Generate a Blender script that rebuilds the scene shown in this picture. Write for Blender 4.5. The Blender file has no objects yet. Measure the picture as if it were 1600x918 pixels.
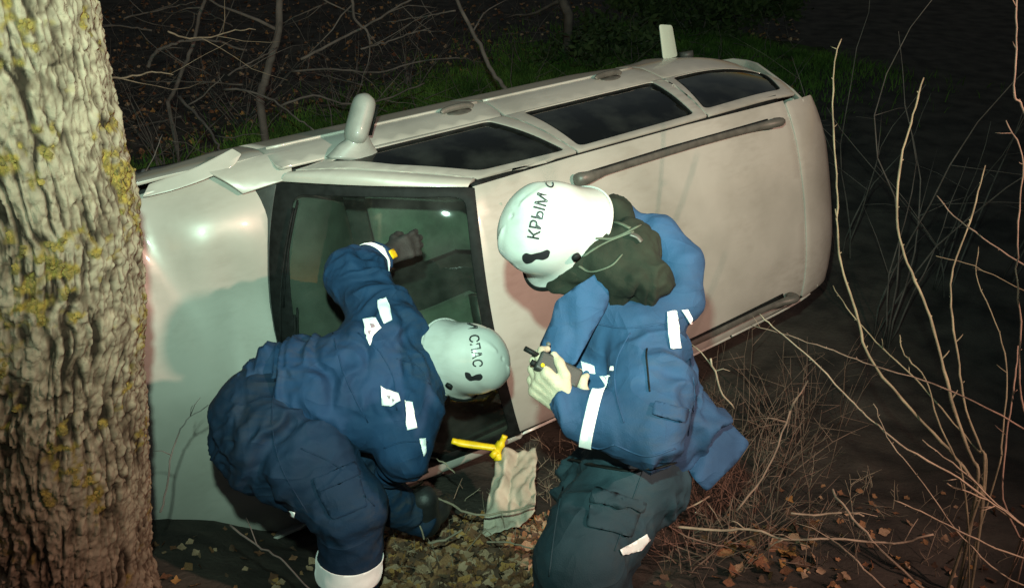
import bpy, bmesh, math, random
import numpy as np
from mathutils import Vector, Matrix, noise
from mathutils.bvhtree import BVHTree
from mathutils.geometry import delaunay_2d_cdt

# ------------------------------------------------------------------ camera
SC = bpy.context.scene
COL = SC.collection
R = math.radians
PITCH = R(28.0)
CAM = np.array([0.0, 0.0, 2.5])
FPX = 1334.0                                    # focal length in pixels of the 1600 px wide photograph
cd_ = bpy.data.cameras.new('camera')
cd_.sensor_width = 36.0
cd_.lens = 36.0 * FPX / 1600.0
cd_.clip_end = 1000.0
cd_.clip_start = 0.05
cam = bpy.data.objects.new('camera', cd_)
cam.location = CAM
cam.rotation_euler = (R(90) - PITCH, 0, 0)
COL.objects.link(cam)
SC.camera = cam

# ------------------------------------------------------------------ night sky and the two hand lamps beside the photographer
SC.view_settings.view_transform = 'Standard'
SC.view_settings.look = 'None'
SC.view_settings.exposure = 0.0
SC.view_settings.gamma = 1.0
W = bpy.data.worlds.new('World')
SC.world = W
W.use_nodes = True
wn = W.node_tree.nodes
sky = wn.new('ShaderNodeTexSky')
sky.sky_type = 'NISHITA'
sky.sun_disc = False
sky.sun_elevation = R(0.5)
sky.sun_rotation = R(200)
W.node_tree.links.new(sky.outputs[0], wn['Background'].inputs[0])
wn['Background'].inputs[1].default_value = 0.15

def spot(name, loc, aim, power, color, cone, blend, radius):
    l = bpy.data.lights.new(name, 'SPOT')
    l.energy = power; l.color = color; l.spot_size = R(cone); l.spot_blend = blend; l.shadow_soft_size = radius
    o = bpy.data.objects.new(name, l)
    o.location = loc
    o.rotation_euler = (Vector(aim) - Vector(loc)).to_track_quat('-Z', 'Y').to_euler()
    COL.objects.link(o)
spot('hand_lamp', (-0.06, 0.155, 2.80), (-0.20, 4.1, 1.60), 900, (0.63, 1.0, 0.80), 86, 1.0, 0.03)
spot('work_lamp', (3.0, 0.47, 3.38), (-0.15, 4.1, 1.20), 940, (1.0, 0.61, 0.48), 84, 1.0, 0.06)
SC.cycles.max_bounces = 5
SC.cycles.transparent_max_bounces = 12
SC.cycles.sample_clamp_indirect = 3.0

# ------------------------------------------------------------------ helpers
CP, SP = math.cos(PITCH), math.sin(PITCH)
C2W = np.array([[1, 0, 0], [0, -SP, CP], [0, -CP, -SP]], float)     # columns: right, down, forward

def pw(px, py, d):
    """world point seen at photo pixel (px,py) at depth d along the view axis"""
    return CAM + C2W @ (np.array([(px - 800) / FPX, (py - 459) / FPX, 1.0]) * d)
def V(px, py, d): return Vector(pw(px, py, d))
def cdir(x, up, toward):
    """world direction from camera-frame components"""
    return Vector(C2W @ np.array([x, -up, -toward], float)).normalized()

rng = random.Random(7)
nrs = np.random.RandomState(5)
_T = nrs.rand(4096).astype(np.float64)
def vnoise(p):
    p = np.asarray(p, float); i = np.floor(p).astype(np.int64); f = p - i
    f = f * f * f * (f * (f * 6 - 15) + 10)
    def h(a, b, c): return _T[((a * 73856093) ^ (b * 19349663) ^ (c * 83492791)) & 4095]
    x, y, z = i[:, 0], i[:, 1], i[:, 2]
    def lx(yy, zz): return h(x, yy, zz) * (1 - f[:, 0]) + h(x + 1, yy, zz) * f[:, 0]
    a = lx(y, z) * (1 - f[:, 1]) + lx(y + 1, z) * f[:, 1]
    b = lx(y, z + 1) * (1 - f[:, 1]) + lx(y + 1, z + 1) * f[:, 1]
    return (a * (1 - f[:, 2]) + b * f[:, 2]) * 2 - 1
def fbm(p, o=3):
    p = np.asarray(p, float); s = 0; a = 1.0; t = 0
    for k in range(o):
        s = s + a * vnoise(p * (2 ** k) + 17.3 * k); t += a; a *= .5
    return s / t

def mat(name, col, rough=0.6, metal=0.0, var=0.0, vscale=8.0, col2=None, bump=0.0, bscale=60.0, coat=0.0, sheen=0.0, spec=0.5, stretch=None, vdetail=4.0, contrast=None):
    m = bpy.data.materials.new(name); m.use_nodes = True
    nt = m.node_tree; N = nt.nodes; L = nt.links; b = N['Principled BSDF']
    b.inputs['Base Color'].default_value = (*col, 1); b.inputs['Roughness'].default_value = rough
    b.inputs['Metallic'].default_value = metal; b.inputs['Coat Weight'].default_value = coat
    b.inputs['Coat Roughness'].default_value = 0.08
    b.inputs['Sheen Weight'].default_value = sheen; b.inputs['Specular IOR Level'].default_value = spec
    tc = N.new('ShaderNodeTexCoord'); src = tc.outputs['Object']
    if stretch:
        mp = N.new('ShaderNodeMapping'); mp.inputs['Scale'].default_value = stretch
        L.new(src, mp.inputs[0]); src = mp.outputs[0]
    if col2 or var:
        n = N.new('ShaderNodeTexNoise'); n.inputs['Scale'].default_value = vscale; n.inputs['Detail'].default_value = vdetail
        L.new(src, n.inputs['Vector'])
        r = N.new('ShaderNodeValToRGB')
        c2 = col2 or tuple(c * (1 - var) for c in col)
        c1 = col if col2 else tuple(min(1, c * (1 + var)) for c in col)
        lo, hi = contrast or (0.35, 0.65)
        r.color_ramp.elements[0].position = lo; r.color_ramp.elements[1].position = hi
        r.color_ramp.elements[0].color = (*c2, 1); r.color_ramp.elements[1].color = (*c1, 1)
        L.new(n.outputs[0], r.inputs[0]); L.new(r.outputs[0], b.inputs['Base Color'])
    if bump:
        n2 = N.new('ShaderNodeTexNoise'); n2.inputs['Scale'].default_value = bscale; n2.inputs['Detail'].default_value = 5
        L.new(src, n2.inputs['Vector'])
        bp = N.new('ShaderNodeBump'); bp.inputs['Strength'].default_value = bump; bp.inputs['Distance'].default_value = 0.01
        L.new(n2.outputs[0], bp.inputs['Height']); L.new(bp.outputs[0], b.inputs['Normal'])
    return m

def cloth_mat(name, col, rough=.78, var=.18):
    m = mat(name, col, rough, var=var, vscale=5, spec=.22, vdetail=8)
    nt = m.node_tree; N = nt.nodes; L = nt.links; b = N['Principled BSDF']; tc = N.new('ShaderNodeTexCoord')
    def ridge(scale, dist, stretch):
        mp = N.new('ShaderNodeMapping'); mp.inputs['Scale'].default_value = stretch; L.new(tc.outputs['Object'], mp.inputs[0])
        n = N.new('ShaderNodeTexNoise'); n.inputs['Scale'].default_value = scale; n.inputs['Detail'].default_value = 1.2; n.inputs['Distortion'].default_value = dist; L.new(mp.outputs[0], n.inputs['Vector'])
        s = N.new('ShaderNodeMath'); s.operation = 'SUBTRACT'; s.inputs[1].default_value = .5; L.new(n.outputs[0], s.inputs[0])
        a = N.new('ShaderNodeMath'); a.operation = 'ABSOLUTE'; L.new(s.outputs[0], a.inputs[0])
        q = N.new('ShaderNodeMath'); q.operation = 'POWER'; q.inputs[1].default_value = .7; L.new(a.outputs[0], q.inputs[0]); return q.outputs[0]
    b1 = N.new('ShaderNodeBump'); b1.invert = True; b1.inputs['Strength'].default_value = .7; b1.inputs['Distance'].default_value = .022; L.new(ridge(4.2, .7, (1, 1, 1.7)), b1.inputs['Height'])
    b2 = N.new('ShaderNodeBump'); b2.invert = True; b2.inputs['Strength'].default_value = .5; b2.inputs['Distance'].default_value = .009; L.new(ridge(9, .6, (1.4, 1, 1)), b2.inputs['Height']); L.new(b1.outputs[0], b2.inputs['Normal'])
    w = N.new('ShaderNodeTexNoise'); w.inputs['Scale'].default_value = 260; L.new(tc.outputs['Object'], w.inputs['Vector'])
    b3 = N.new('ShaderNodeBump'); b3.inputs['Strength'].default_value = .2; b3.inputs['Distance'].default_value = .01; L.new(w.outputs[0], b3.inputs['Height']); L.new(b2.outputs[0], b3.inputs['Normal'])
    L.new(b3.outputs[0], b.inputs['Normal']); return m

def glass_mat(name, tint, rough=0.02, ior=1.5):
    m = bpy.data.materials.new(name); m.use_nodes = True
    nt = m.node_tree; N = nt.nodes; L = nt.links
    N.remove(N['Principled BSDF'])
    t = N.new('ShaderNodeBsdfTransparent'); t.inputs[0].default_value = (*tint, 1)
    g = N.new('ShaderNodeBsdfGlossy'); g.inputs['Roughness'].default_value = rough
    fr = N.new('ShaderNodeFresnel'); fr.inputs[0].default_value = ior
    d = N.new('ShaderNodeBsdfDiffuse'); d.inputs[0].default_value = (.35, .4, .36, 1)
    nz = N.new('ShaderNodeTexNoise'); nz.inputs['Scale'].default_value = 5; nz.inputs['Detail'].default_value = 6
    rp = N.new('ShaderNodeMapRange'); rp.inputs[1].default_value = .45; rp.inputs[2].default_value = .8; rp.inputs[3].default_value = 0.015; rp.inputs[4].default_value = .09
    tc = N.new('ShaderNodeTexCoord'); L.new(tc.outputs['Object'], nz.inputs['Vector']); L.new(nz.outputs[0], rp.inputs[0])
    dm = N.new('ShaderNodeMixShader'); L.new(rp.outputs[0], dm.inputs[0]); L.new(t.outputs[0], dm.inputs[1]); L.new(d.outputs[0], dm.inputs[2])
    x = N.new('ShaderNodeMixShader')
    L.new(fr.outputs[0], x.inputs[0]); L.new(dm.outputs[0], x.inputs[1]); L.new(g.outputs[0], x.inputs[2])
    L.new(x.outputs[0], N['Material Output'].inputs[0])
    return m

def link(o, parent=None):
    COL.objects.link(o)
    if parent: o.parent = parent
    return o
def tag(o, label=None, cat=None, group=None, kind=None):
    if label: o['label'] = label
    if cat: o['category'] = cat
    if group: o['group'] = group
    if kind: o['kind'] = kind
    return o
def empty(name, loc=(0, 0, 0), mw=None):
    o = bpy.data.objects.new(name, None); o.empty_display_size = .1
    if mw is not None: o.matrix_world = mw
    else: o.location = loc
    return link(o)
def mesh_obj(name, verts, faces, m, parent=None, smooth=True):
    me = bpy.data.meshes.new(name)
    me.from_pydata([tuple(v) for v in verts], [], [tuple(f) for f in faces])
    if m: me.materials.append(m)
    if smooth and len(me.polygons): me.polygons.foreach_set('use_smooth', [True] * len(me.polygons))
    me.update()
    return link(bpy.data.objects.new(name, me), parent)

class MB:
    """collects simple shapes for ONE mesh"""
    def __init__(s): s.v = []; s.f = []
    def add(s, v, f):
        o = len(s.v); s.v += [tuple(x) for x in v]; s.f += [tuple(i + o for i in q) for q in f]; return s
    def box(s, c, size, rot=None):
        hx, hy, hz = [x / 2 for x in size]; c = Vector(c)
        vs = [Vector((x, y, z)) for x in (-hx, hx) for y in (-hy, hy) for z in (-hz, hz)]
        if rot is not None: vs = [rot @ v for v in vs]
        return s.add([v + c for v in vs], [(0, 1, 3, 2), (4, 6, 7, 5), (0, 4, 5, 1), (2, 3, 7, 6), (0, 2, 6, 4), (1, 5, 7, 3)])
    def tube(s, pts, rad, n=6, cap=True, flat=None):
        if isinstance(rad, tuple) and len(rad) == 2: rad = [rad] * len(pts)
        pts = [Vector(p) for p in pts]
        if not hasattr(rad, '__len__'): rad = [rad] * len(pts)
        up = None; rings = []
        for i, p in enumerate(pts):
            t = (pts[min(i + 1, len(pts) - 1)] - pts[max(i - 1, 0)])
            if t.length < 1e-9: t = Vector((0, 0, 1))
            t.normalize()
            if up is None:
                up = Vector((0, 0, 1)) if abs(t.z) < .9 else Vector((1, 0, 0))
                if flat is not None: up = Vector(flat)
            x = t.cross(up); x = x.normalized() if x.length > 1e-6 else t.orthogonal().normalized()
            y = x.cross(t).normalized(); up = y
            k = rad[i] if hasattr(rad[i], '__len__') else (rad[i], rad[i])
            rings.append([p + x * (k[0] * math.cos(a)) + y * (k[1] * math.sin(a)) for a in [2 * math.pi * j / n for j in range(n)]])
        vs = [v for r in rings for v in r]; fs = []
        for i in range(len(rings) - 1):
            for j in range(n):
                fs.append((i * n + j, i * n + (j + 1) % n, (i + 1) * n + (j + 1) % n, (i + 1) * n + j))
        if cap:
            fs.append(tuple(range(n - 1, -1, -1))); o = (len(rings) - 1) * n; fs.append(tuple(o + j for j in range(n)))
        return s.add(vs, fs)
    def build(s, name, m, parent=None, smooth=True): return mesh_obj(name, s.v, s.f, m, parent, smooth)

def spline(pts, n=6):
    P = [np.array(p, float) for p in pts]; out = []
    for i in range(len(P) - 1):
        p0 = P[i - 1] if i else 2 * P[0] - P[1]; p1 = P[i]; p2 = P[i + 1]; p3 = P[i + 2] if i + 2 < len(P) else 2 * P[-1] - P[-2]
        for k in range(n):
            t = k / n
            out.append(.5 * (2 * p1 + (p2 - p0) * t + (2 * p0 - 5 * p1 + 4 * p2 - p3) * t * t + (3 * p1 - p0 - 3 * p2 + p3) * t ** 3))
    out.append(P[-1]); return out

def bev(o, w=.004, seg=2, ang=35):
    b = o.modifiers.new('bevel', 'BEVEL'); b.width = w; b.segments = seg; b.limit_method = 'ANGLE'; b.angle_limit = R(ang); return o

# ------------------------------------------------------------------ ground height
def gz(x, y):
    x = np.asarray(x, float); y = np.asarray(y, float)
    lin = 0.9 - .39 * y
    bot = -0.74 + .018 * np.maximum(y - 4.5, 0)
    k = .12
    z = k * np.log(np.exp(np.clip(lin / k, -50, 50)) + np.exp(bot / k))
    z = np.where(y < .6, np.minimum(z, .9 - .39 * .6 + (0.6 - y) * .12), z)
    z = np.minimum(z, 1.0)
    z = z + .05 * np.exp(-((x + 1.40) ** 2 / .10 + (y - 2.5) ** 2 / .12)) - .10 * np.exp(-((x + .90) ** 2 / .12 + (y - 2.85) ** 2 / .16)) - .30 * np.exp(-((x + 1.08) ** 2 / .16 + (y - 3.30) ** 2 / .14))
    p = np.stack([x.ravel() * 1.0, y.ravel() * 1.0, 0 * x.ravel()], 1)
    fade = np.exp(-((np.abs(y) + np.abs(x)) / 40.0)).ravel()
    return z + (.05 * fbm(p * 1.7) + .022 * fbm(p * 9)).reshape(z.shape) * fade.reshape(z.shape) ** .2
def gz1(x, y): return float(gz(np.array([x]), np.array([y]))[0])

# ------------------------------------------------------------------ materials
M_paint = mat('car_paint', (.45, .435, .395), .38, .1, col2=(.33, .32, .285), vscale=1.7, vdetail=12, coat=.45, bump=.02, bscale=4, contrast=(.32, .58))
def grime(m, col, amount):
    nt = m.node_tree; N = nt.nodes; L = nt.links; b = N['Principled BSDF']; tc = N.new('ShaderNodeTexCoord')
    a = N.new('ShaderNodeTexNoise'); a.inputs['Scale'].default_value = 2.3; a.inputs['Detail'].default_value = 6; f = N.new('ShaderNodeTexNoise'); f.inputs['Scale'].default_value = 34; f.inputs['Detail'].default_value = 8
    mp = N.new('ShaderNodeMapping'); mp.inputs['Scale'].default_value = (.35, 1, 1.2); L.new(tc.outputs['Object'], mp.inputs[0])
    L.new(tc.outputs['Object'], a.inputs['Vector']); L.new(mp.outputs[0], f.inputs['Vector'])
    r1 = N.new('ShaderNodeMapRange'); r1.inputs[1].default_value = .42; r1.inputs[2].default_value = .72; L.new(a.outputs[0], r1.inputs[0])
    r2 = N.new('ShaderNodeMapRange'); r2.inputs[1].default_value = .42; r2.inputs[2].default_value = .66; L.new(f.outputs[0], r2.inputs[0])
    mu = N.new('ShaderNodeMath'); mu.operation = 'MULTIPLY'; L.new(r1.outputs[0], mu.inputs[0]); L.new(r2.outputs[0], mu.inputs[1])
    m2 = N.new('ShaderNodeMath'); m2.operation = 'MULTIPLY'; m2.inputs[1].default_value = amount; L.new(mu.outputs[0], m2.inputs[0])
    old = b.inputs['Base Color'].links[0].from_socket; mx = N.new('ShaderNodeMix'); mx.data_type = 'RGBA'; mx.inputs[7].default_value = (*col, 1)
    L.new(m2.outputs[0], mx.inputs[0]); L.new(old, mx.inputs[6]); L.new(mx.outputs[2], b.inputs['Base Color'])
    ro = N.new('ShaderNodeMapRange'); ro.inputs[3].default_value = b.inputs['Roughness'].default_value; ro.inputs[4].default_value = .8; L.new(m2.outputs[0], ro.inputs[0]); L.new(ro.outputs[0], b.inputs['Roughness'])
grime(M_paint, (.17, .145, .11), .26)
M_paint_in = mat('door_jamb_paint', (.16, .155, .145), .6)
M_trim = mat('grey_trim', (.105, .10, .088), .45, .2, var=.2, vscale=20)
M_mirror = mat('mirror_grey', (.25, .26, .24), .5, .05, coat=.1, var=.12, vscale=14, bump=.05, bscale=80)
M_black = mat('black_rubber', (.008, .009, .009), .6, var=.3, vscale=30, spec=.15)
M_plastic = mat('dark_plastic', (.03, .034, .032), .55, var=.25, vscale=14, bump=.1, bscale=200)
M_seat = mat('grey_seat_cloth', (.15, .18, .145), .85, var=.2, vscale=10, bump=.2, bscale=150, sheen=.2)
M_beltl = mat('roof_lining', (.30, .31, .27), .9, var=.1, vscale=10)
M_glass = glass_mat('windshield_glass', (.68, .76, .69))
M_tint = glass_mat('tinted_glass', (.16, .17, .165), .03)
M_tyre = mat('tyre_rubber', (.015, .015, .015), .85, bump=.3, bscale=80)
M_alloy = mat('alloy', (.4, .4, .4), .35, .9)
M_lamp = mat('lamp_lens', (.5, .52, .5), .1, .2, coat=1.0)
M_red = mat('tail_lamp_red', (.25, .015, .012), .15, coat=1.0)
M_fabric = mat('airbag_cloth', (.50, .45, .36), .9, col2=(.36, .32, .25), vscale=9, bump=.35, bscale=40)
M_yellow = mat('yellow_plastic', (.78, .56, .01), .4, var=.12, vscale=30)
M_refl = mat('reflective_tape', (.97, .98, .97), .35, var=.02, vscale=60, sheen=1.0)

# ================================================================== THE CAR (car frame: u rearward, v to the raised side, w up from the wheels)
MCAR = np.array([[.81267, -.17199, .55679], [.58213, .19770, -.78871], [.02560, .96509, .26064]])
_u, _s, _vt = np.linalg.svd(MCAR); MCAR = _u @ _vt
CCAR = np.array([0.0322, 1.2314, 5.0205])
def cw(p): return MCAR @ (np.array(p, float) - CCAR) + CAM
def wc(p): return MCAR.T @ (np.array(p, float) - CAM) + CCAR
OCAR = np.array([2.2, -.85, .95])
_b = cw(OCAR)
mw = Matrix(((MCAR[0, 0], MCAR[0, 1], MCAR[0, 2], _b[0]), (MCAR[1, 0], MCAR[1, 1], MCAR[1, 2], _b[1]), (MCAR[2, 0], MCAR[2, 1], MCAR[2, 2], _b[2]), (0, 0, 0, 1)))
car = empty('overturned_car', mw=mw)
tag(car, 'pale silver estate car lying on its side in the ditch with a crumpled bonnet', 'car')
def cc(p): return tuple(np.array(p, float) - OCAR)
class CMB(MB):
    def build(s, name, m, parent=None, smooth=True):
        s.v = [cc(v) for v in s.v]; return MB.build(s, name, m, parent or car, smooth)

def inside(poly, p):
    x, y = p; c = False; n = len(poly); j = n - 1
    for i in range(n):
        xi, yi = poly[i]; xj, yj = poly[j]
        if (yi > y) != (yj > y) and x < (xj - xi) * (y - yi) / (yj - yi + 1e-12) + xi: c = not c
        j = i
    return c
def rpoly(poly, r=.03, n=4):
    out = []; k = len(poly)
    for i in range(k):
        p = Vector(poly[i]); a = Vector(poly[i - 1]) - p; b = Vector(poly[(i + 1) % k]) - p
        rr = min(r, a.length * .4, b.length * .4); a = p + a.normalized() * rr; b = p + b.normalized() * rr
        for j in range(n + 1):
            t = j / n; out.append(tuple(a * (1 - t) ** 2 + p * 2 * t * (1 - t) + b * t * t))
    return out
def sub(poly, step):
    out = []; k = len(poly)
    for i in range(k):
        a = Vector(poly[i]); b = Vector(poly[(i + 1) % k]); n = max(1, int((b - a).length / step))
        for j in range(n): out.append(tuple(a.lerp(b, j / n)))
    return out
def tri2d(poly, holes=(), step=.05):
    loops = [sub(poly, step)] + [sub(h, step) for h in holes]
    pts = []; edges = []
    for lp in loops:
        o = len(pts); pts += lp; edges += [(o + i, o + (i + 1) % len(lp)) for i in range(len(lp))]
    xs = [p[0] for p in poly]; ys = [p[1] for p in poly]
    bd = np.array(pts)
    nx = int((max(xs) - min(xs)) / step) + 1; ny = int((max(ys) - min(ys)) / step) + 1
    for i in range(nx + 1):
        for j in range(ny + 1):
            p = (min(xs) + i * step, min(ys) + (j + .5 * (i % 2)) * step)
            if inside(poly, p) and not any(inside(h, p) for h in holes) and np.min(np.hypot(bd[:, 0] - p[0], bd[:, 1] - p[1])) > step * .45: pts.append(p)
    vs, es, fs, *_ = delaunay_2d_cdt([Vector(p) for p in pts], edges, [], 0, 1e-6)
    keep = []
    for f in fs:
        c = sum((vs[i] for i in f), Vector((0, 0))) / len(f)
        if inside(poly, c) and not any(inside(h, c) for h in holes): keep.append(tuple(f))
    return vs, keep
def panel(name, poly, fn, m, parent=None, holes=(), step=.06, thick=.014, outdir=None, off=0.0, bevel=.003):
    """a sheet-metal panel: 2-D outline mapped on to a body surface, with thickness and rounded edges"""
    vs, fs = tri2d(poly, holes, step)
    P = np.array([fn(v[0], v[1]) for v in vs], float)
    me = bpy.data.meshes.new(name)
    me.from_pydata([cc(p) for p in P], [], fs)
    bm = bmesh.new(); bm.from_mesh(me); bm.normal_update()
    od = Vector(outdir) if outdir is not None else None
    if od is not None:
        s = sum((f.normal.dot(od) * f.calc_area() for f in bm.faces))
        if s < 0: bmesh.ops.reverse_faces(bm, faces=bm.faces[:])
    bm.normal_update()
    if off:
        nn = [v.normal.copy() for v in bm.verts]
        for v, n in zip(bm.verts, nn): v.co += n * off
    bm.to_mesh(me); bm.free()
    me.materials.append(m); me.polygons.foreach_set('use_smooth', [True] * len(me.polygons))
    o = link(bpy.data.objects.new(name, me), parent or car)
    if thick:
        s = o.modifiers.new('solid', 'SOLIDIFY'); s.thickness = thick; s.offset = -1
    if bevel and thick: bev(o, bevel, 2, 40)
    return o

PW = [.20, .30, .45, .62, .80, .93, 1.00, 1.08, 1.15, 1.20]
PV = [.80, .87, .945, .972, .965, .955, .942, .905, .868, .845]
def prof(w): return float(np.interp(w, PW, PV)) if not (PW[0] < w < PW[-1]) else _pc(w)
def _pc(w):
    i = int(np.searchsorted(PW, w)) - 1; i = max(0, min(i, len(PW) - 2))
    def sl(k):
        if k <= 0 or k >= len(PW) - 1: return 0
        return (PV[k + 1] - PV[k - 1]) / (PW[k + 1] - PW[k - 1])
    h = PW[i + 1] - PW[i]; t = (w - PW[i]) / h
    return (2 * t ** 3 - 3 * t * t + 1) * PV[i] + (t ** 3 - 2 * t * t + t) * h * sl(i) + (-2 * t ** 3 + 3 * t * t) * PV[i + 1] + (t ** 3 - t * t) * h * sl(i + 1)
def plan(u): return 1 - .16 * max(0, (1.1 - u) / 1.1) ** 2.2 - .16 * max(0, (u - 3.9) / .75) ** 2.4
def wr(u): return 1.705 - .02 * (u - 3.0) ** 2 - .55 * max(0, u - 4.25) ** 2
def roofw(u, v): return wr(u) - .085 * (abs(v) / .66) ** 3.2
def side(s):
    return lambda u, w: (u, s * prof(w) * plan(u), w)
def green(s):
    def f(u, t):
        wt = wr(u) - .085; w = 1.15 + t * (wt - 1.15)
        v = .868 * plan(u) * (1 - t) + .655 * (1 - .5 * (1 - plan(u))) * t + .022 * math.sin(math.pi * min(1, max(0, t)))
        v -= .10 * max(0, (1.62 - u)) * (1 - t)
        uu = u
        return (uu, s * v, w)
    return f
def ws(a, t):
    hw = .795 * (1 - a) + .625 * a
    ub = 1.12 + .17 * t * t; ut = 1.92 + .07 * t * t
    wb = 1.085 + .04 * t * t; wt = 1.69 - .055 * abs(t) ** 2.4
    return (ub * (1 - a) + ut * a - .03 * math.sin(math.pi * a), t * hw, wb * (1 - a) + wt * a + .035 * math.sin(math.pi * a) * (1 - .4 * t * t))
def hoodw(u, v):
    w = .955 + .125 * (u - .15) / 1.0 - .085 * (abs(v) / .85) ** 4 - .22 * max(0, .5 - u) ** 2 * 2
    w += .075 * math.exp(-((u - .98) / .24) ** 2 - ((v - .66) / .22) ** 2)                       # buckled corner
    w -= .045 * math.exp(-(((u - .78) + .25 * (v - .3)) / .10) ** 2 - ((v - .45) / .38) ** 2)     # crease
    w += .055 * math.exp(-((u - .55) / .20) ** 2 - ((v - .35) / .4) ** 2)
    w -= .05 * math.exp(-(((u - .35) - .3 * v) / .12) ** 2 - ((v + .35) / .4) ** 2)
    w -= .040 * math.exp(-(((u - .95) - .12 * (v - .2)) / .085) ** 2 - ((v - .15) / .45) ** 2)
    w += .02 * math.sin(9 * v + 3 * u) * math.exp(-((u - .3) / .25) ** 2)
    return w
hoodf = lambda u, v: (u + .05 * math.exp(-((u - .2) / .2) ** 2) * math.sin(5 * v), v, hoodw(u, v))

def arc(cu, cwid, r, a0, a1, n=14): return [(cu + r * math.cos(R(a0 + (a1 - a0) * i / n)), cwid + r * math.sin(R(a0 + (a1 - a0) * i / n))) for i in range(n + 1)]
belt = 1.145
for s in (1, -1):
    od = (0, s, .1); sd = side(s); gr = green(s)
    fa = arc(.86, .37, .40, 178, 2)
    # fender with a bent-up lip
    def fend(u, w, s=s):
        x, v, z = sd_(u, w, s)
        if s > 0 and w > .86:
            k = (w - .86) / .15 * math.exp(-((u - .98) / .13) ** 2)
            v += .0 * k
        return (x, v, z)
    def sd_(u, w, s): return (u, s * prof(w) * plan(u), w)
    panel('fender', [(.10, .40)] + fa + [(1.285, .33), (1.285, 1.02), (1.16, 1.03), (.75, .985), (.10, .86)], fend, M_paint, outdir=od)
    fd = panel('front_door', rpoly([(1.295, .34), (2.535, .34), (2.555, belt), (1.295, belt)], .03), sd, M_paint, outdir=od)
    ra = arc(3.74, .37, .41, 178, 90, 8)
    rd = panel('rear_door', [(2.545, .34)] + [(3.32, .34)] + [p for p in ra if p[0] < 3.66] + [(3.665, .80), (3.72, belt), (2.565, belt)], sd, M_paint, outdir=od)
    panel('quarter_panel', [(3.675, .79)] + [p for p in arc(3.74, .37, .41, 96, 2, 12) if p[0] > 3.68] + [(4.42, .36), (4.62, .5), (4.665, .9), (4.63, belt), (3.73, belt)], sd, M_paint, outdir=od)
    panel('sill', [(1.29, .21), (3.30, .21), (3.30, .33), (1.29, .33)], sd, M_plastic, outdir=od)
    # upper frames round the windows
    wf = rpoly([(1.52, .07), (2.44, .04), (2.60, .93), (2.10, .905), (1.76, .50)], .05)
    wR = rpoly([(2.665, .03), (3.62, .02), (3.52, .91), (2.685, .93)], .05)
    wq = rpoly([(3.785, .03), (4.56, .05), (4.32, .86), (3.62, .88)], .06)
    panel('door_frame', [(1.37, .008), (2.55, .008), (2.640, .99), (2.06, .985), (1.66, .50)], gr, M_paint, fd, [wf], outdir=od, off=.004)
    panel('door_frame', [(2.565, .008), (3.705, .008), (3.575, .99), (2.652, .99)], gr, M_paint, rd, [wR], outdir=od, off=.004)
    panel('rear_pillar', [(3.725, .008), (4.63, .008), (4.56, .30), (4.38, .99), (3.592, .99)], gr, M_paint, None, [wq], outdir=od, off=.002)
    def pilf(k, m, s=s, gr=gr):
        a = np.array(ws(k * .985, s * 1.016)) + np.array([0, 0, .004])
        u = np.interp(k, [0, .5, 1], [1.345, 1.625, 2.045]); t = np.interp(k, [0, .5, 1], [.0, .50, .99]); b = np.array(gr(u, t)) + np.array([0, s * .004, 0])
        return tuple(a * (1 - m) + b * m + np.array([-.3, s * .6, .7]) * .018 * math.sin(math.pi * m))
    panel('windshield_pillar', [(0, 0), (1, 0), (1, 1), (0, 1)], pilf, M_paint, None, outdir=od, step=.12)
    def scf(a, b, s=s):
        A, B, C_, D = [np.array(q) for q in ((.98, .945, 1.00), (1.41, .935, 1.02), (1.345, .815, 1.150), (1.12, .79, 1.10))]
        q = A * (1 - a) * (1 - b) + B * a * (1 - b) + C_ * a * b + D * (1 - a) * b + np.array([0, .5, .8]) * .02 * math.sin(math.pi * b); q[1] *= s; return tuple(q)
    panel('scuttle_corner', [(0, 0), (1, 0), (1, 1), (0, 1)], scf, M_paint, None, outdir=od, step=.15)
    def grow(p, k): 
        c = Vector((sum(q[0] for q in p) / len(p), sum(q[1] for q in p) / len(p)))
        return [tuple(c + (Vector(q) - c) * k) for q in p]
    for nm, poly, par in (('window', wf, fd), ('window', wR, rd), ('quarter_window', wq, None)):
        panel(nm, grow(poly, 1.05), gr, M_tint, par, outdir=od, off=-.012, thick=.005, bevel=0)
        panel('window_seal', grow(poly, 1.004), gr, M_black, par, [grow(poly, .965)], outdir=od, off=-.002, thick=.012, bevel=.002)
    # door handles, each over a flat grey ellipse painting the shade of its hollow
    for par, hu in ((fd, 2.36), (rd, 3.42)):
        poly = [(hu + .075 * math.cos(a), 1.03 + .030 * math.sin(a)) for a in [2 * math.pi * i / 16 for i in range(16)]]
        panel('handle_hollow_shade', poly, sd, M_trim, par, outdir=od, off=.0015, thick=.004, bevel=0, step=.03)
        hb = CMB(); pts = [(hu + x, s * (prof(1.01) + dv) * plan(hu), 1.012) for x, dv in ((-.095, 0), (-.08, .010), (-.03, .016), (.04, .016), (.08, .010), (.095, 0))]
        hb.tube(spline(pts, 3), (.008, .018), 8, flat=(0, 1, 0)); hb.build('door_handle', M_trim, par)
    # shoulder moulding
    mo = CMB(); mo.tube([(u, s * (prof(.955) * plan(u) + .002), .957) for u in np.linspace(1.32, 2.52, 14)], (.009, .006), 6); mo.build('side_moulding', M_paint, fd)
    mo = CMB(); mo.tube([(u, s * (prof(.955) * plan(u) + .002), .957) for u in np.linspace(2.56, 3.66, 14)], (.009, .006), 6); mo.build('side_moulding', M_paint, rd)
    # mirror
    mb = CMB()
    base = np.array([1.69, s * .865, 1.17])
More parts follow.
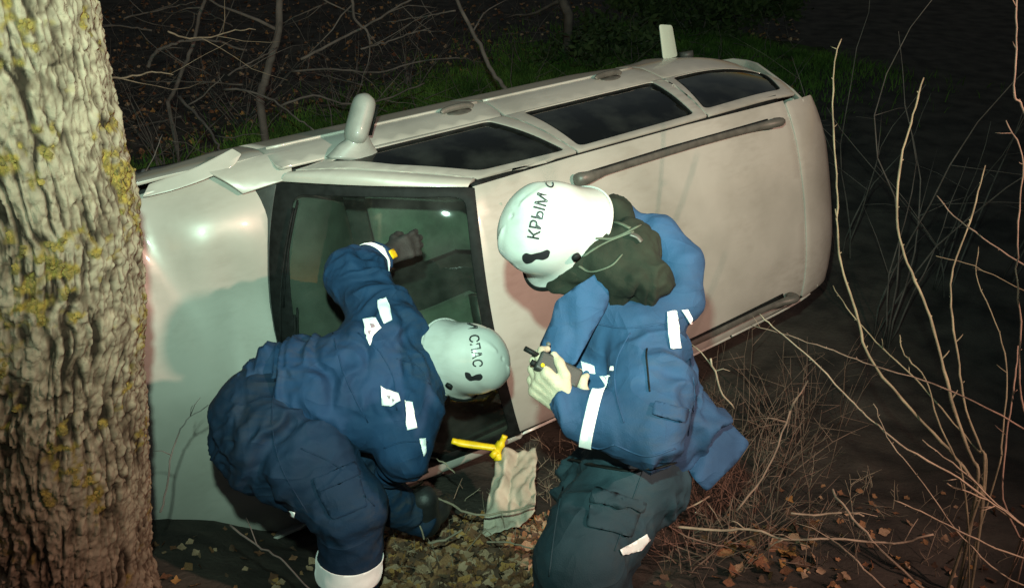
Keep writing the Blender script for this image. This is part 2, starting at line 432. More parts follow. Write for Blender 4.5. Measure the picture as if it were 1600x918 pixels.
    mb.tube(spline([base + (-.02, s * -.03, -.01), base + (-.01, s * .01, .0), base + (0, s * .05, .012), base + (.0, s * .09, .02)], 3), [tuple(x) for x in spline([(.15, .055), (.11, .05), (.066, .045), (.05, .04)], 3)], 12, flat=(0, 0, 1))
    mr = mb.build('door_mirror', M_mirror, fd)
    hs = CMB(); pts = []; rad = []
    for i in range(15):
        t = i / 14; a = max(.10, (1 - abs(2 * t - 1) ** 6)) ** .5
        pts.append(base + np.array([-.03 + .13 * t, s * (.035 + .215 * t), .02 - .015 * t])); rad.append((.056 * a, .066 * a))
    hs.tube(pts, rad, 18, flat=(0, 0, 1)); hs.build('mirror_housing', M_mirror, mr)
    gl = CMB(); gl.box(base + np.array([.045 + .048, s * .15 - s * .022, .012]), (.004, .15, .09), Matrix.Rotation(-s * .50, 3, 'Z')); gl.build('mirror_glass', M_tint, mr)
    # roof rail
    rl = CMB()
    rp = [(2.56, .02), (2.57, .045), (2.61, .060), (2.70, .052), (2.80, .040), (3.30, .036), (3.72, .042), (3.90, .060), (3.99, .085), (4.03, .088), (4.06, .03)]
    pts = [(u, s * (.545 - .012 * abs(u - 3.2)), roofw(u, .52) + h - .005) for u, h in rp]
    rad = [(.028, .018), (.036, .026), (.032, .021), (.021, .010), (.019, .008), (.019, .008), (.019, .009), (.022, .018), (.027, .034), (.026, .034), (.02, .03)]
    rl.tube(spline(pts, 3), [tuple(x) for x in spline(rad, 3)], 10, flat=(0, 0, 1)); rl.build('roof_rail', M_trim)
    sh = CMB(); sh.tube([(u, s * (.545 - .012 * abs(u - 3.2)), roofw(u, .52) + .006) for u in np.linspace(2.60, 4.02, 20)], (.022, .005), 8, flat=(0, 0, 1)); sh.build('rail_gasket', M_black)
    # head and tail lamps
    panel('headlight', rpoly([(.46 * s, .66), (.80 * s, .68), (.84 * s, .83), (.50 * s, .82)], .03), lambda v, w: (.06 + .22 * (abs(v) / .9) ** 3 + .25 * max(0, w - .6), v, w), M_lamp, outdir=(-1, 0, 0), step=.05)
    panel('tail_lamp', rpoly([(.64 * s, .62), (.78 * s, .62), (.78 * s, .95), (.68 * s, .95)], .03), lambda v, w: (4.66 - .28 * max(0, abs(v) - .5) ** 2 - .12 * max(0, w - 1.0) ** 2, v, w), M_red, outdir=(1, 0, 0), step=.05)

# roof, in one long pressing with shallow ribs
def rooff(u, v):
    w = roofw(u, v)
    for c in (-.28, 0, .28): w += .004 * math.exp(-((v - c) / .035) ** 4) * (1 if 2.3 < u < 4.1 else .0)
    return (u, v, w)
def front_edge(t): return 1.935 + .07 * t * t
rf = [(front_edge(t) + .012, t * .63) for t in np.linspace(-1, 1, 15)] + [(4.225, .625), (4.245, .3), (4.25, 0), (4.245, -.3), (4.225, -.625)]
rf = rf[:15] + [(2.6, .643), (3.4, .643)] + rf[15:] + [(3.4, -.643), (2.6, -.643)]
panel('roof_panel', rf, rooff, M_paint, outdir=(0, 0, 1), step=.06)
for s in (1, -1):
    panel('drip_channel', [(2.02, s * .60), (4.2, s * .60), (4.2, s * .665), (2.02, s * .665)], lambda u, v: (u, v, roofw(u, v) - .014), M_black, outdir=(0, 0, 1), thick=.006, bevel=0)
panel('tail_spoiler', rpoly([(4.237, -.615), (4.26, 0), (4.237, .615), (4.56, .605), (4.655, .3), (4.67, 0), (4.655, -.3), (4.56, -.605)], .02, 3), lambda u, v: (u, v, roofw(u, v) + .006), M_paint, outdir=(0, 0, 1), thick=.03)
def rearf(v, w):
    return (4.69 - .28 * max(0, abs(v) - .45) ** 2 - .42 * max(0, w - 1.02) - .10 * max(0, .6 - w), v, w)
tgw = rpoly([(-.58, 1.12), (.58, 1.12), (.50, 1.52), (-.50, 1.52)], .06)
tg = panel('tailgate', rpoly([(-.66, .46), (.66, .46), (.69, .98), (.66, 1.2), (.575, 1.60), (-.575, 1.60), (-.66, 1.2), (-.69, .98)], .04), rearf, M_paint, None, [tgw], outdir=(1, 0, 0))
panel('rear_window', grow(tgw, 1.05), rearf, M_tint, tg, outdir=(1, 0, 0), off=-.012, thick=.005, bevel=0)
for s in (1, -1):
    panel('rear_corner', [(s * .675, .45), (s * .86, .45), (s * .87, .9), (s * .825, 1.14), (s * .66, 1.5), (s * .60, 1.595), (s * .585, 1.60), (s * .67, 1.2), (s * .70, .98)], lambda v, w: (rearf(v, w)[0] - .02, v, w), M_paint, outdir=(1, 0, 0))
panel('rear_bumper', rpoly([(-.87, .25), (.87, .25), (.88, .47), (-.88, .47)], .04), lambda v, w: (4.76 - .3 * max(0, abs(v) - .5) ** 2, v, w), M_paint, outdir=(1, 0, 0), thick=.05)
panel('front_bumper', rpoly([(-.86, .22), (.86, .22), (.88, .62), (-.88, .62)], .05), lambda v, w: (.0 + .26 * (abs(v) / .9) ** 3 + .06 * math.sin(7 * v), v, w), M_paint, outdir=(-1, 0, 0), thick=.05)
gg = panel('grille', rpoly([(-.42, .64), (.42, .64), (.46, .84), (-.46, .84)], .03), lambda v, w: (.06 + .22 * (abs(v) / .9) ** 3 + .2 * max(0, w - .6), v, w), M_plastic, outdir=(-1, 0, 0))
for k in range(4):
    b_ = CMB(); b_.tube([(.05 + .22 * (abs(v) / .9) ** 3 + .2 * (.05 + .04 * k), v, .67 + .045 * k) for v in np.linspace(-.4, .4, 9)], .008, 6); b_.build('grille_bar', M_alloy, gg)
# bonnet
hp = [(.17 + .14 * (v / .85) ** 2, v) for v in np.linspace(-.80, .80, 13)] + [(.6, .865), (1.0, .90), (1.15, .915), (1.26, .86)]
hp += [(1.10 + .165 * (v / .82) ** 2, v) for v in np.linspace(.80, -.80, 13)] + [(1.25, -.93), (1.12, -.975), (.9, -.985), (.6, -.92)]
panel('bonnet', hp, hoodf, M_paint, outdir=(0, 0, 1), step=.04, thick=.018)
# torn-up fender lip beside the bonnet
def lipf(a, b):
    u = .72 + .46 * a; lift = .115 * max(0, a) ** 2.2
    return (u, .865 + .055 * b + .02 * a + lift * .55, .985 - .02 * b + .05 * a + .05 * math.sin(math.pi * a) * .5)
panel('torn_fender_lip', rpoly([(0, 0), (.9, -.25), (1.0, .2), (.93, 1.0), (.1, .9)], .08), lipf, M_paint, outdir=(0, .5, 1), step=.12, thick=.006, bevel=.002)
# windshield
wo = [(0, t) for t in np.linspace(-1, 1, 17)] + [(.5, 1.0)] + [(1, t) for t in np.linspace(1, -1, 17)] + [(.5, -1.0)]
def inset(a0, a1, t0): return rpoly([(a0, -t0), (a0, t0), (a1, t0 - .005), (a1, -t0 + .005)], .07, 5)
wsg = panel('windshield', [(.01 + .98 * a, .985 * t) for a, t in wo], ws, M_glass, outdir=(-1, 0, 1), step=.08, thick=0, off=-.004)
panel('windshield_seal', [(-.02 + 1.04 * a, 1.012 * t) for a, t in wo], ws, M_black, wsg, [inset(.085, .968, .95)], outdir=(-1, 0, 1), step=.06, thick=.006, off=.002, bevel=.002)
panel('cowl', [(-.16, -1.0), (-.16, 1.0), (-.022, 1.0), (-.022, -1.0)], lambda a, t: (ws(a, t)[0], ws(a, t)[1], ws(a, t)[2] + .004), M_plastic, outdir=(-1, 0, 1), step=.06, thick=.01)
for t0, t1 in ((-.55, .25), (.05, .88)):
    wp = CMB(); q0 = ws(.0, t0)
    arm = [np.array(ws(.0 + .10 * x, t0 + (t1 - t0) * x)) + np.array([-.012, 0, .018]) for x in np.linspace(0, 1, 8)]
    wp.tube(arm, .006, 6); w_ = wp.build('wiper', M_black, wsg)
    bl = CMB(); bl.tube([np.array(ws(.045 + .07 * x, t0 + (t1 - t0) * (.3 + .75 * x))) + np.array([-.006, 0, .009]) for x in np.linspace(0, 1, 8)], .005, 5); bl.build('wiper_blade', M_black, w_)
# fuel flap standing open on the raised side
ff = CMB(); fu = 4.12
ffp = panel('fuel_flap', rpoly([(-.065, .0), (.065, .0), (.062, .20), (-.050, .22)], .02), lambda a, b: (fu + a - .12 * b, .955 + b, .80 + .05 * b + .03 * math.cos(a * 10)), mat('flap_paint', (.44, .52, .44), .45, .1, coat=.3), outdir=(0, 0, 1), step=.04, thick=.006)
fh = CMB(); fh.tube([(fu + .0, .945, .78), (fu + .0, .985, .80)], .018, 8); fh.build('hinge', M_plastic, ffp)
fp = CMB(); fp.tube([(fu + .13, .935, .84), (fu + .13, .975, .84)], .045, 14); fp.build('filler_cap', M_plastic)
# wheels and underside
for (u, s) in ((.86, 1), (.86, -1), (3.74, 1), (3.74, -1)):
    ty = CMB(); n = 28; rings = [(.20, .72), (.30, .70), (.345, .74), (.355, .82), (.345, .90), (.30, .93), (.20, .91)]
    vs = []; fs = []
    for (r, v) in rings:
        vs += [(u + r * math.cos(2 * math.pi * i / n), s * v, .36 + r * math.sin(2 * math.pi * i / n)) for i in range(n)]
    for k in range(len(rings) - 1): fs += [(k * n + i, k * n + (i + 1) % n, (k + 1) * n + (i + 1) % n, (k + 1) * n + i) for i in range(n)]
    fs += [tuple(range(n)), tuple((len(rings) - 1) * n + i for i in range(n))]
    t_ = ty.add(vs, fs).build('wheel', M_tyre)
    rm = CMB(); rm.tube([(u, s * .90, .36), (u, s * .925, .36)], .05, 12)
    for k in range(5):
        a = 2 * math.pi * k / 5; rm.tube([(u + .04 * math.cos(a), s * .915, .36 + .04 * math.sin(a)), (u + .2 * math.cos(a), s * .905, .36 + .2 * math.sin(a))], (.028, .014), 6)
    rm.build('rim', M_alloy, t_)
ub = CMB(); ub.box((2.35, 0, .36), (4.3, 1.25, .22)); ub.box((2.3, 0, .40), (2.3, 1.62, .14)); ub.box((.7, 0, .62), (.95, 1.2, .34)); bev(ub.build('underbody', M_plastic, smooth=False), .03, 2)
# cabin
fl = CMB(); fl.box((2.6, 0, .50), (2.9, 1.60, .05)); fl.box((4.3, 0, .75), (.5, 1.5, .5)); bev(fl.build('cabin_floor', M_plastic, smooth=False), .02)
dm = CMB()
dm.tube([(1.40, v, .98 - .03 * abs(v)) for v in np.linspace(-.78, .78, 12)], (.24, .12), 14, flat=(0, 0, 1)); dm.build('dashboard', mat('dashboard_plastic', (.055, .06, .052), .6, var=.2, vscale=9, bump=.1, bscale=150))
st = CMB(); cx = np.array([1.78, -.38, 1.00]); ax1 = np.array([0, 1., 0]); ax2 = np.array([.35, 0, .94])
ring = [cx + .185 * (ax1 * math.cos(a) + ax2 * math.sin(a)) for a in np.linspace(0, 2 * math.pi, 26)]
st.tube(ring, .016, 8, cap=False); st.tube([cx - ax1 * .17, cx + ax1 * .17], (.02, .02), 6); st.tube([cx, cx - ax2 * .17], .02, 6); st.tube([cx + np.array([-.04, 0, .015]), cx + np.array([.03, 0, -.01])], .06, 12); st.tube([cx, cx + np.array([-.35, 0, -.12])], .03, 8)
st.build('steering_wheel', M_plastic)
def seat(u, v, wid=.50):
    b_ = CMB(); b_.tube(spline([(u - .28, v, .70), (u - .1, v, .74), (u + .12, v, .71), (u + .26, v, .68)], 4), (wid / 2, .09), 14, flat=(0, 0, 1)); so = b_.build('seat', M_seat)
    k = CMB(); k.tube(spline([(u + .20, v, .68), (u + .30, v, .95), (u + .40, v, 1.20), (u + .43, v, 1.30)], 4), [(wid / 2, .085)] * 8 + [(wid / 2 * .94, .08), (wid / 2 * .88, .07), (wid / 2 * .8, .06), (wid / 2 * .7, .05), (wid / 2 * .6, .04)], 14, flat=(1, 0, 0)); k.build('backrest', M_seat, so)
    h = CMB(); h.tube(spline([(u + .43, v, 1.34), (u + .44, v, 1.40), (u + .46, v, 1.48), (u + .47, v, 1.53)], 3), [(.10, .04)] + [(.14, .055)] * 7 + [(.11, .045), (.07, .03)], 12, flat=(1, 0, 0)); h.build('headrest', M_seat, so)
seat(2.15, .38); seat(2.15, -.38); seat(3.10, .38, .66); seat(3.10, -.38, .66)
panel('roof_lining', [(2.02, -.58), (2.02, .58), (4.2, .58), (4.2, -.58)], lambda u, v: (u, v, roofw(u, v) - .04), M_beltl, outdir=(0, 0, -1), thick=.004, bevel=0, step=.12)
for v in (.33, -.33):
    sv = CMB(); sv.box((2.06, v, 1.625), (.16, .40, .018), Matrix.Rotation(R(-14), 3, 'Y')); bev(sv.build('sun_visor', M_beltl, smooth=False), .006)
rv = CMB(); rv.tube([(1.93, -.12, 1.575), (1.93, .12, 1.575)], (.02, .036), 12, flat=(0, 0, 1)); rv.build('rear_view_mirror', M_plastic)
for s in (1, -1):
    panel('inner_door', [(1.35, .5), (3.6, .5), (3.6, 1.12), (1.35, 1.12)], lambda u, w, s=s: (u, s * (prof(w) * plan(u) - .10), w), M_plastic, outdir=(0, -s, 0), thick=.02, bevel=0, step=.15)
# deflated airbag hanging out of the lower door opening
def drape(name, quad_px, dep, nu, nv, amp, m, parent=None, seed=0, thick=.004, fold=(9, 2), org=None, local=True):
    """a cloth sheet hung between four photo corners, with folds"""
    (a, b, c, d) = [pw(*p, dd) for p, dd in zip(quad_px, dep)]
    nrm = np.cross(b - a, d - a); nrm /= np.linalg.norm(nrm)
    vs = []; 
    for j in range(nv + 1):
        for i in range(nu + 1):
            x = i / nu; y = j / nv
            vs.append(a * (1 - x) * (1 - y) + b * x * (1 - y) + c * x * y + d * (1 - x) * y)
    vs = np.array(vs); q = np.array([(i / nu * fold[0], j / nv * fold[1], seed * 3.1) for j in range(nv + 1) for i in range(nu + 1)])
    warp = np.stack([fbm(q * .5 + 5), fbm(q * .5 + 9), 0 * q[:, 0]], 1) * 1.2
    f1 = 1 - 2 * np.abs(fbm(q + warp, 2)); f2 = fbm(q * 2.7 + warp * 2, 2)
    rag = .012 * np.stack([fbm(q * 3 + 40), fbm(q * 3 + 50), fbm(q * 3 + 60)], 1)
    vs = vs + nrm * (amp * (f1 * .8 + .35 * f2))[:, None] + rag
    fs = [(j * (nu + 1) + i, j * (nu + 1) + i + 1, (j + 1) * (nu + 1) + i + 1, (j + 1) * (nu + 1) + i) for j in range(nv) for i in range(nu)]
    vs = vs - (np.array(org) if org is not None else 0)
    o = mesh_obj(name, vs, fs, m, parent); s = o.modifiers.new('solid', 'SOLIDIFY'); s.thickness = thick; s.offset = 0
    return o
ab = drape('airbag', [(778, 700), (838, 692), (836, 800), (750, 838)], [4.05, 4.05, 3.75, 3.70], 30, 36, .06, M_fabric, None, 3, fold=(1.5, 2.4))
_abv = np.array([v.co for v in ab.data.vertices]); _l = np.array([cc(wc(p)) for p in _abv]); ab.data.vertices.foreach_set('co', _l.ravel()); ab.parent = car
ab.data.update()

# ================================================================== THE GROUND
def sheet_axis(lo, hi, fine_lo, fine_hi, step):
    a = list(np.arange(fine_lo, fine_hi, step)); x = fine_hi; s = step
    while x < hi: a.append(x); s *= 1.25; x += s
    a.append(hi); b = []; x = fine_lo; s = step
    while x > lo: s *= 1.25; x -= s; b.append(max(x, lo))
    return np.array(sorted(set(b + a)))
gx = sheet_axis(-250, 250, -3.2, 4.2, .045); gy = sheet_axis(-60, 400, .6, 8.0, .045)
XX, YY = np.meshgrid(gx, gy); ZZ = gz(XX, YY)
nx_, ny_ = len(gx), len(gy)
gv = np.stack([XX.ravel(), YY.ravel(), ZZ.ravel()], 1)
ii = (np.arange(ny_ - 1)[:, None] * nx_ + np.arange(nx_ - 1)[None, :]).ravel()
gf = np.stack([ii, ii + 1, ii + nx_ + 1, ii + nx_], 1)
M_ground = mat('dark_soil', (.078, .068, .057), .95, col2=(.033, .030, .027), vscale=3.5, vdetail=10, bump=.8, bscale=40, spec=.15)
gme = bpy.data.meshes.new('ground'); gme.from_pydata(gv.tolist(), [], gf.tolist()); gme.materials.append(M_ground)
gme.polygons.foreach_set('use_smooth', [True] * len(gme.polygons))
GBVH = BVHTree.FromPolygons([tuple(v) for v in gv], [tuple(int(x) for x in q) for q in gf])
ground = tag(link(bpy.data.objects.new('ground', gme)), kind='structure')

# ================================================================== THE BIG TREE
M_bark = bpy.data.materials.new('bark'); M_bark.use_nodes = True
_nt = M_bark.node_tree; _N = _nt.nodes; _L = _nt.links; _b = _N['Principled BSDF']; _b.inputs['Roughness'].default_value = .95; _b.inputs['Specular IOR Level'].default_value = .15
_at = _N.new('ShaderNodeAttribute'); _at.attribute_name = 'ridge'
_r1 = _N.new('ShaderNodeValToRGB'); _r1.color_ramp.elements[0].position = .15; _r1.color_ramp.elements[0].color = (.022, .015, .010, 1); _r1.color_ramp.elements[1].position = .75; _r1.color_ramp.elements[1].color = (.235, .182, .132, 1)
_e = _r1.color_ramp.elements.new(.45); _e.color = (.115, .082, .057, 1)
_L.new(_at.outputs['Fac'], _r1.inputs[0])
_tc = _N.new('ShaderNodeTexCoord'); _n1 = _N.new('ShaderNodeTexNoise'); _n1.inputs['Scale'].default_value = 22; _n1.inputs['Detail'].default_value = 8
_L.new(_tc.outputs['Object'], _n1.inputs['Vector'])
_mx = _N.new('ShaderNodeMix'); _mx.data_type = 'RGBA'; _mx.blend_type = 'OVERLAY'; _mx.inputs[0].default_value = .75
_L.new(_r1.outputs[0], _mx.inputs[6]); _L.new(_n1.outputs[1], _mx.inputs[7])
_hs = _N.new('ShaderNodeMix'); _hs.data_type = 'RGBA'; _hs.blend_type = 'OVERLAY'; _hs.inputs[0].default_value = .6; _L.new(_r1.outputs[0], _hs.inputs[6]); _L.new(_n1.outputs[0], _hs.inputs[7])
_am = _N.new('ShaderNodeAttribute'); _am.attribute_name = 'lichen'
_n2 = _N.new('ShaderNodeTexNoise'); _n2.inputs['Scale'].default_value = 60; _n2.inputs['Detail'].default_value = 5; _L.new(_tc.outputs['Object'], _n2.inputs['Vector'])
_r2 = _N.new('ShaderNodeValToRGB'); _r2.color_ramp.elements[0].position = .3; _r2.color_ramp.elements[0].color = (.085, .06, .018, 1); _r2.color_ramp.elements[1].position = .7; _r2.color_ramp.elements[1].color = (.25, .165, .035, 1); _L.new(_n2.outputs[0], _r2.inputs[0])
_m2 = _N.new('ShaderNodeMix'); _m2.data_type = 'RGBA'; _L.new(_am.outputs['Fac'], _m2.inputs[0]); _L.new(_hs.outputs[2], _m2.inputs[6]); _L.new(_r2.outputs[0], _m2.inputs[7]); _L.new(_m2.outputs[2], _b.inputs['Base Color'])
_bp = _N.new('ShaderNodeBump'); _bp.inputs['Strength'].default_value = .7; _bp.inputs['Distance'].default_value = .006; _L.new(_n2.outputs[0], _bp.inputs['Height']); _L.new(_bp.outputs[0], _b.inputs['Normal'])

TZ = [-.2, .10, .25, .65, 1.05, 1.30, 1.44, 1.58, 1.93, 2.16, 2.8, 4.2]
TX = [-1.62, -1.56, -1.535, -1.455, -1.395, -1.335, -1.315, -1.285, -1.285, -1.275, -1.25, -1.20]
TR = [.34, .285, .265, .26, .26, .26, .255, .252, .248, .244, .235, .21]
TY = 2.15
def trunk_mesh(z0, z1, dz, nth, fine):
    zs = np.arange(z0, z1 + 1e-6, dz); th = np.linspace(0, 2 * np.pi, nth, endpoint=False)
    Z, T = np.meshgrid(zs, th, indexing='ij'); r = np.interp(Z, TZ, TR); cx = np.interp(Z, TZ, TX)
    cx = cx + .0 * Z
    d = np.stack([np.cos(T), np.sin(T), Z], -1).reshape(-1, 3); zf = Z.ravel()
    base = np.stack([d[:, 0] * .25, d[:, 1] * .25, zf], 1)
    wp = base + np.array([.022, .022, .05]) * np.stack([fbm(base * 6 + 3), fbm(base * 6 + 9), fbm(base * 6 + 21)], 1)
    q = wp * np.array([34, 34, 4.6])                                         # long interlaced ridges
    a1 = 1 - np.abs(fbm(q, 2)) * 2.1
    a2 = 1 - np.abs(vnoise(wp * np.array([50, 50, 14]) + 40)) * 1.7
    plate = fbm(wp * np.array([48, 48, 26]) + 70, 3)
    gap = np.abs(vnoise(wp * np.array([30, 30, 20]) + 5))                         # cross cracks that break the ridges into plates
    cr = np.clip(gap / .10, 0, 1)
    valley = np.clip(1 - np.minimum(np.abs(fbm(q, 2)) / .21, 1), 0, 1) * np.clip(.75 + 1.2 * fbm(wp * np.array([14, 14, 7]) + 33, 2), .45, 1)
    h = np.clip(1 - valley * .95 - .35 * np.clip(1 - np.abs(vnoise(wp * np.array([60, 60, 16]) + 40)) / .18, 0, 1) - .42 * (1 - cr), 0, 1)
    h = np.clip(h * (.74 + .5 * plate), 0, 1.15)
    rr = r.ravel() + .020 * (h - .6) + .009 * fbm(base * np.array([80, 80, 50]), 3) + .012 * fbm(base * np.array([5, 5, 2]) + 11, 2)
    knot = np.exp(-(((zf - 1.46) / .05) ** 2)) * .010 * np.clip(fbm(base * 9 + 90) + .5, 0, 1)
    rr = rr + knot
    v = np.stack([cx.ravel() + rr * d[:, 0], TY + rr * d[:, 1], zf], 1)
    nz_, nt_ = Z.shape
    i, j = np.meshgrid(np.arange(nz_ - 1), np.arange(nt_), indexing='ij'); i = i.ravel(); j = j.ravel(); j2 = (j + 1) % nt_
    f = np.stack([i * nt_ + j, i * nt_ + j2, (i + 1) * nt_ + j2, (i + 1) * nt_ + j], 1)
    lm = fbm(base * np.array([10, 10, 7]) + 140, 4); lm2 = fbm(base * 38 + 150, 2)
    zone = .30 * np.exp(-((zf - 1.55) / .16) ** 2) + .20 * np.exp(-((zf - 1.95) / .22) ** 2) + .18 * np.exp(-((zf - 1.25) / .12) ** 2) - .10
    lich = np.clip((lm * 1.1 + zone + .75 * lm2 - .22) * 3, 0, 1)
    return v, f, h, lich, rr
tv, tf, th_, tl, _rr = trunk_mesh(-.25, 3.0, .0056, 460, True)
top = trunk_mesh(3.0, 4.2, .03, 60, False)
torg = np.array([TX[1], TY, .05])
tree = empty('old_tree', torg); tag(tree, 'thick old trunk with deeply ridged pale bark and yellow lichen at the left edge', 'tree')
def attr(o, nm, a): o.data.attributes.new(nm, 'FLOAT', 'POINT').data.foreach_set('value', np.asarray(a, np.float32))
t_o = mesh_obj('trunk', tv - torg, tf.tolist(), M_bark, tree); attr(t_o, 'ridge', th_); attr(t_o, 'lichen', tl)
t_u = mesh_obj('upper_trunk', top[0] - torg, top[1].tolist(), M_bark, tree); attr(t_u, 'ridge', top[2]); attr(t_u, 'lichen', top[3])
# lichen tufts that stand off the bark
M_lich = mat('lichen', (.25, .165, .035), .95, col2=(.09, .065, .018), vscale=40, bump=.6, bscale=200)
lt = MB(); cand = np.where((tl > .75) & (tv[:, 2] > .3) & (tv[:, 2] < 2.6) & (tv[:, 1] < TY + .1))[0]
for i in nrs.choice(cand, min(1500, len(cand)), replace=False):
    p = Vector(tv[i] - torg); n = Vector((tv[i][0] - np.interp(tv[i][2], TZ, TX), tv[i][1] - TY, 0)).normalized(); s = rng.uniform(.003, .008)
    a = n.orthogonal().normalized(); b = n.cross(a)
    k = [p + (a * math.cos(x) + b * math.sin(x)) * s * rng.uniform(.7, 1.4) + n * rng.uniform(-.001, .003) for x in [0, 1.26, 2.5, 3.8, 5.0]]
    lt.add(k + [p + n * s * rng.uniform(.5, 1.0)], [(0, 1, 5), (1, 2, 5), (2, 3, 5), (3, 4, 5), (4, 0, 5)])
tag(lt.build('lichen', M_lich, tree), kind='stuff')
# limbs above the frame
for (z, a, L) in ((3.3, .6, 1.5), (3.6, 2.4, 1.6), (3.9, 4.2, 1.4), (4.15, 5.4, 1.8)):
    lb = MB(); p0 = np.array([np.interp(z, TZ, TX), TY, z]) - torg
    pts = [p0 + np.array([math.cos(a) * t * L, math.sin(a) * t * L, t * L * (.5 + .5 * t) + .05 * math.sin(6 * t)]) for t in np.linspace(0, 1, 8)]
    lb.tube(pts, list(np.linspace(.11, .03, 8)), 10)
    for k in (3, 5, 7):
        e = pts[k]; lb.tube([e, e + np.array([math.cos(a + 1) * .4, math.sin(a + 1) * .4, .4]), e + np.array([math.cos(a + 1.2) * .6, math.sin(a + 1.2) * .6, .9])], [.03, .018, .008], 6)
    lb.build('limb', M_bark, tree)

# ================================================================== CLOTHED FIGURES: signed-distance bodies turned into one skin
def capsule_d(P, a, b, r0, r1):
    a = np.array(a); b = np.array(b); ab = b - a
    t = np.clip(((P - a) @ ab) / (ab @ ab + 1e-12), 0, 1)
    return np.linalg.norm(P - a - t[:, None] * ab, axis=1) - (r0 + (r1 - r0) * t)
def ellip_d(P, c, rad, rot=None):
    q = P - np.array(c)
    if rot is not None: q = q @ np.array(rot)
    rad = np.array(rad); k0 = np.linalg.norm(q / rad, axis=1); k1 = np.linalg.norm(q / rad ** 2, axis=1)
    return k0 * (k0 - 1) / (k1 + 1e-9)
def sdf(P, prims, k):
    m = None; s = None
    for pr in prims:
        d = capsule_d(P, *pr[1:5]) if pr[0] == 'c' else ellip_d(P, *pr[1:])
        e = np.exp(np.clip(-d / k, -60, 60)); s = e if s is None else s + e
    return -k * np.log(s + 1e-30)
def bounds(prims, pad):
    lo = []; hi = []
    for pr in prims:
        if pr[0] == 'c':
            r = max(pr[3], pr[4]); a = np.array(pr[1]); b = np.array(pr[2]); lo.append(np.minimum(a, b) - r); hi.append(np.maximum(a, b) + r)
        else:
            r = max(pr[2]); lo.append(np.array(pr[1]) - r); hi.append(np.array(pr[1]) + r)
    return np.min(lo, 0) - pad, np.max(hi, 0) + pad
def surface_nets(prims, h, k):
    lo, hi = bounds(prims, 3 * h + k); n = np.ceil((hi - lo) / h).astype(int) + 1
    ax = [lo[i] + h * np.arange(n[i]) for i in range(3)]
    G = np.stack(np.meshgrid(*ax, indexing='ij'), -1).reshape(-1, 3)
    f = np.concatenate([sdf(G[i:i + 200000], prims, k) for i in range(0, len(G), 200000)]).reshape(n)
    ins = f < 0
    c = [(i, j, l) for i in (0, 1) for j in (0, 1) for l in (0, 1)]
    def S(A, o): return A[o[0]:n[0] - 1 + o[0], o[1]:n[1] - 1 + o[1], o[2]:n[2] - 1 + o[2]]
    sm = sum(S(ins, o).astype(np.int8) for o in c); act = (sm > 0) & (sm < 8)
    idx = np.argwhere(act); acc = np.zeros((len(idx), 3)); cnt = np.zeros(len(idx))
    vals = {o: S(f, o)[act] for o in c}
    for o in c:
        for d in range(3):
            if o[d]: continue
            o2 = tuple(o[e] + (1 if e == d else 0) for e in range(3))
            v0, v1 = vals[o], vals[o2]; x = (v0 < 0) != (v1 < 0)
            t = np.where(x, v0 / (v0 - v1 + 1e-12), 0); p = np.array(o, float)[None, :].repeat(len(idx), 0); p[:, d] += t
            acc[x] += p[x]; cnt[x] += 1
    verts = lo + h * (idx + acc / cnt[:, None])
    num = -np.ones(act.shape, int); num[act] = np.arange(len(idx))
    faces = []
    for d in range(3):
        a, b = (d + 1) % 3, (d + 2) % 3
        sl0 = [slice(1, n[e] - 1) for e in range(3)]; sl1 = list(sl0)
        sl0[d] = slice(0, n[d] - 1); sl1[d] = slice(1, n[d])
        s0 = ins[tuple(sl0)]; s1 = ins[tuple(sl1)]; w = np.argwhere(s0 != s1); flip = s0[tuple(w.T)]
        base = w.copy(); base[:, a] += 1; base[:, b] += 1
        def cell(da, db): q = base.copy(); q[:, a] -= da; q[:, b] -= db; return num[tuple(q.T)]
        q = np.stack([cell(1, 1), cell(0, 1), cell(0, 0), cell(1, 0)], 1)
        q[~flip] = q[~flip][:, ::-1]; faces.append(q)
    return verts, np.concatenate(faces)
def vnormals(v, f):
    a = np.cross(v[f[:, 2]] - v[f[:, 0]], v[f[:, 3]] - v[f[:, 1]])
    n = np.zeros_like(v)
    for i in range(4): np.add.at(n, f[:, i], a)
    return n / (np.linalg.norm(n, axis=1)[:, None] + 1e-12)
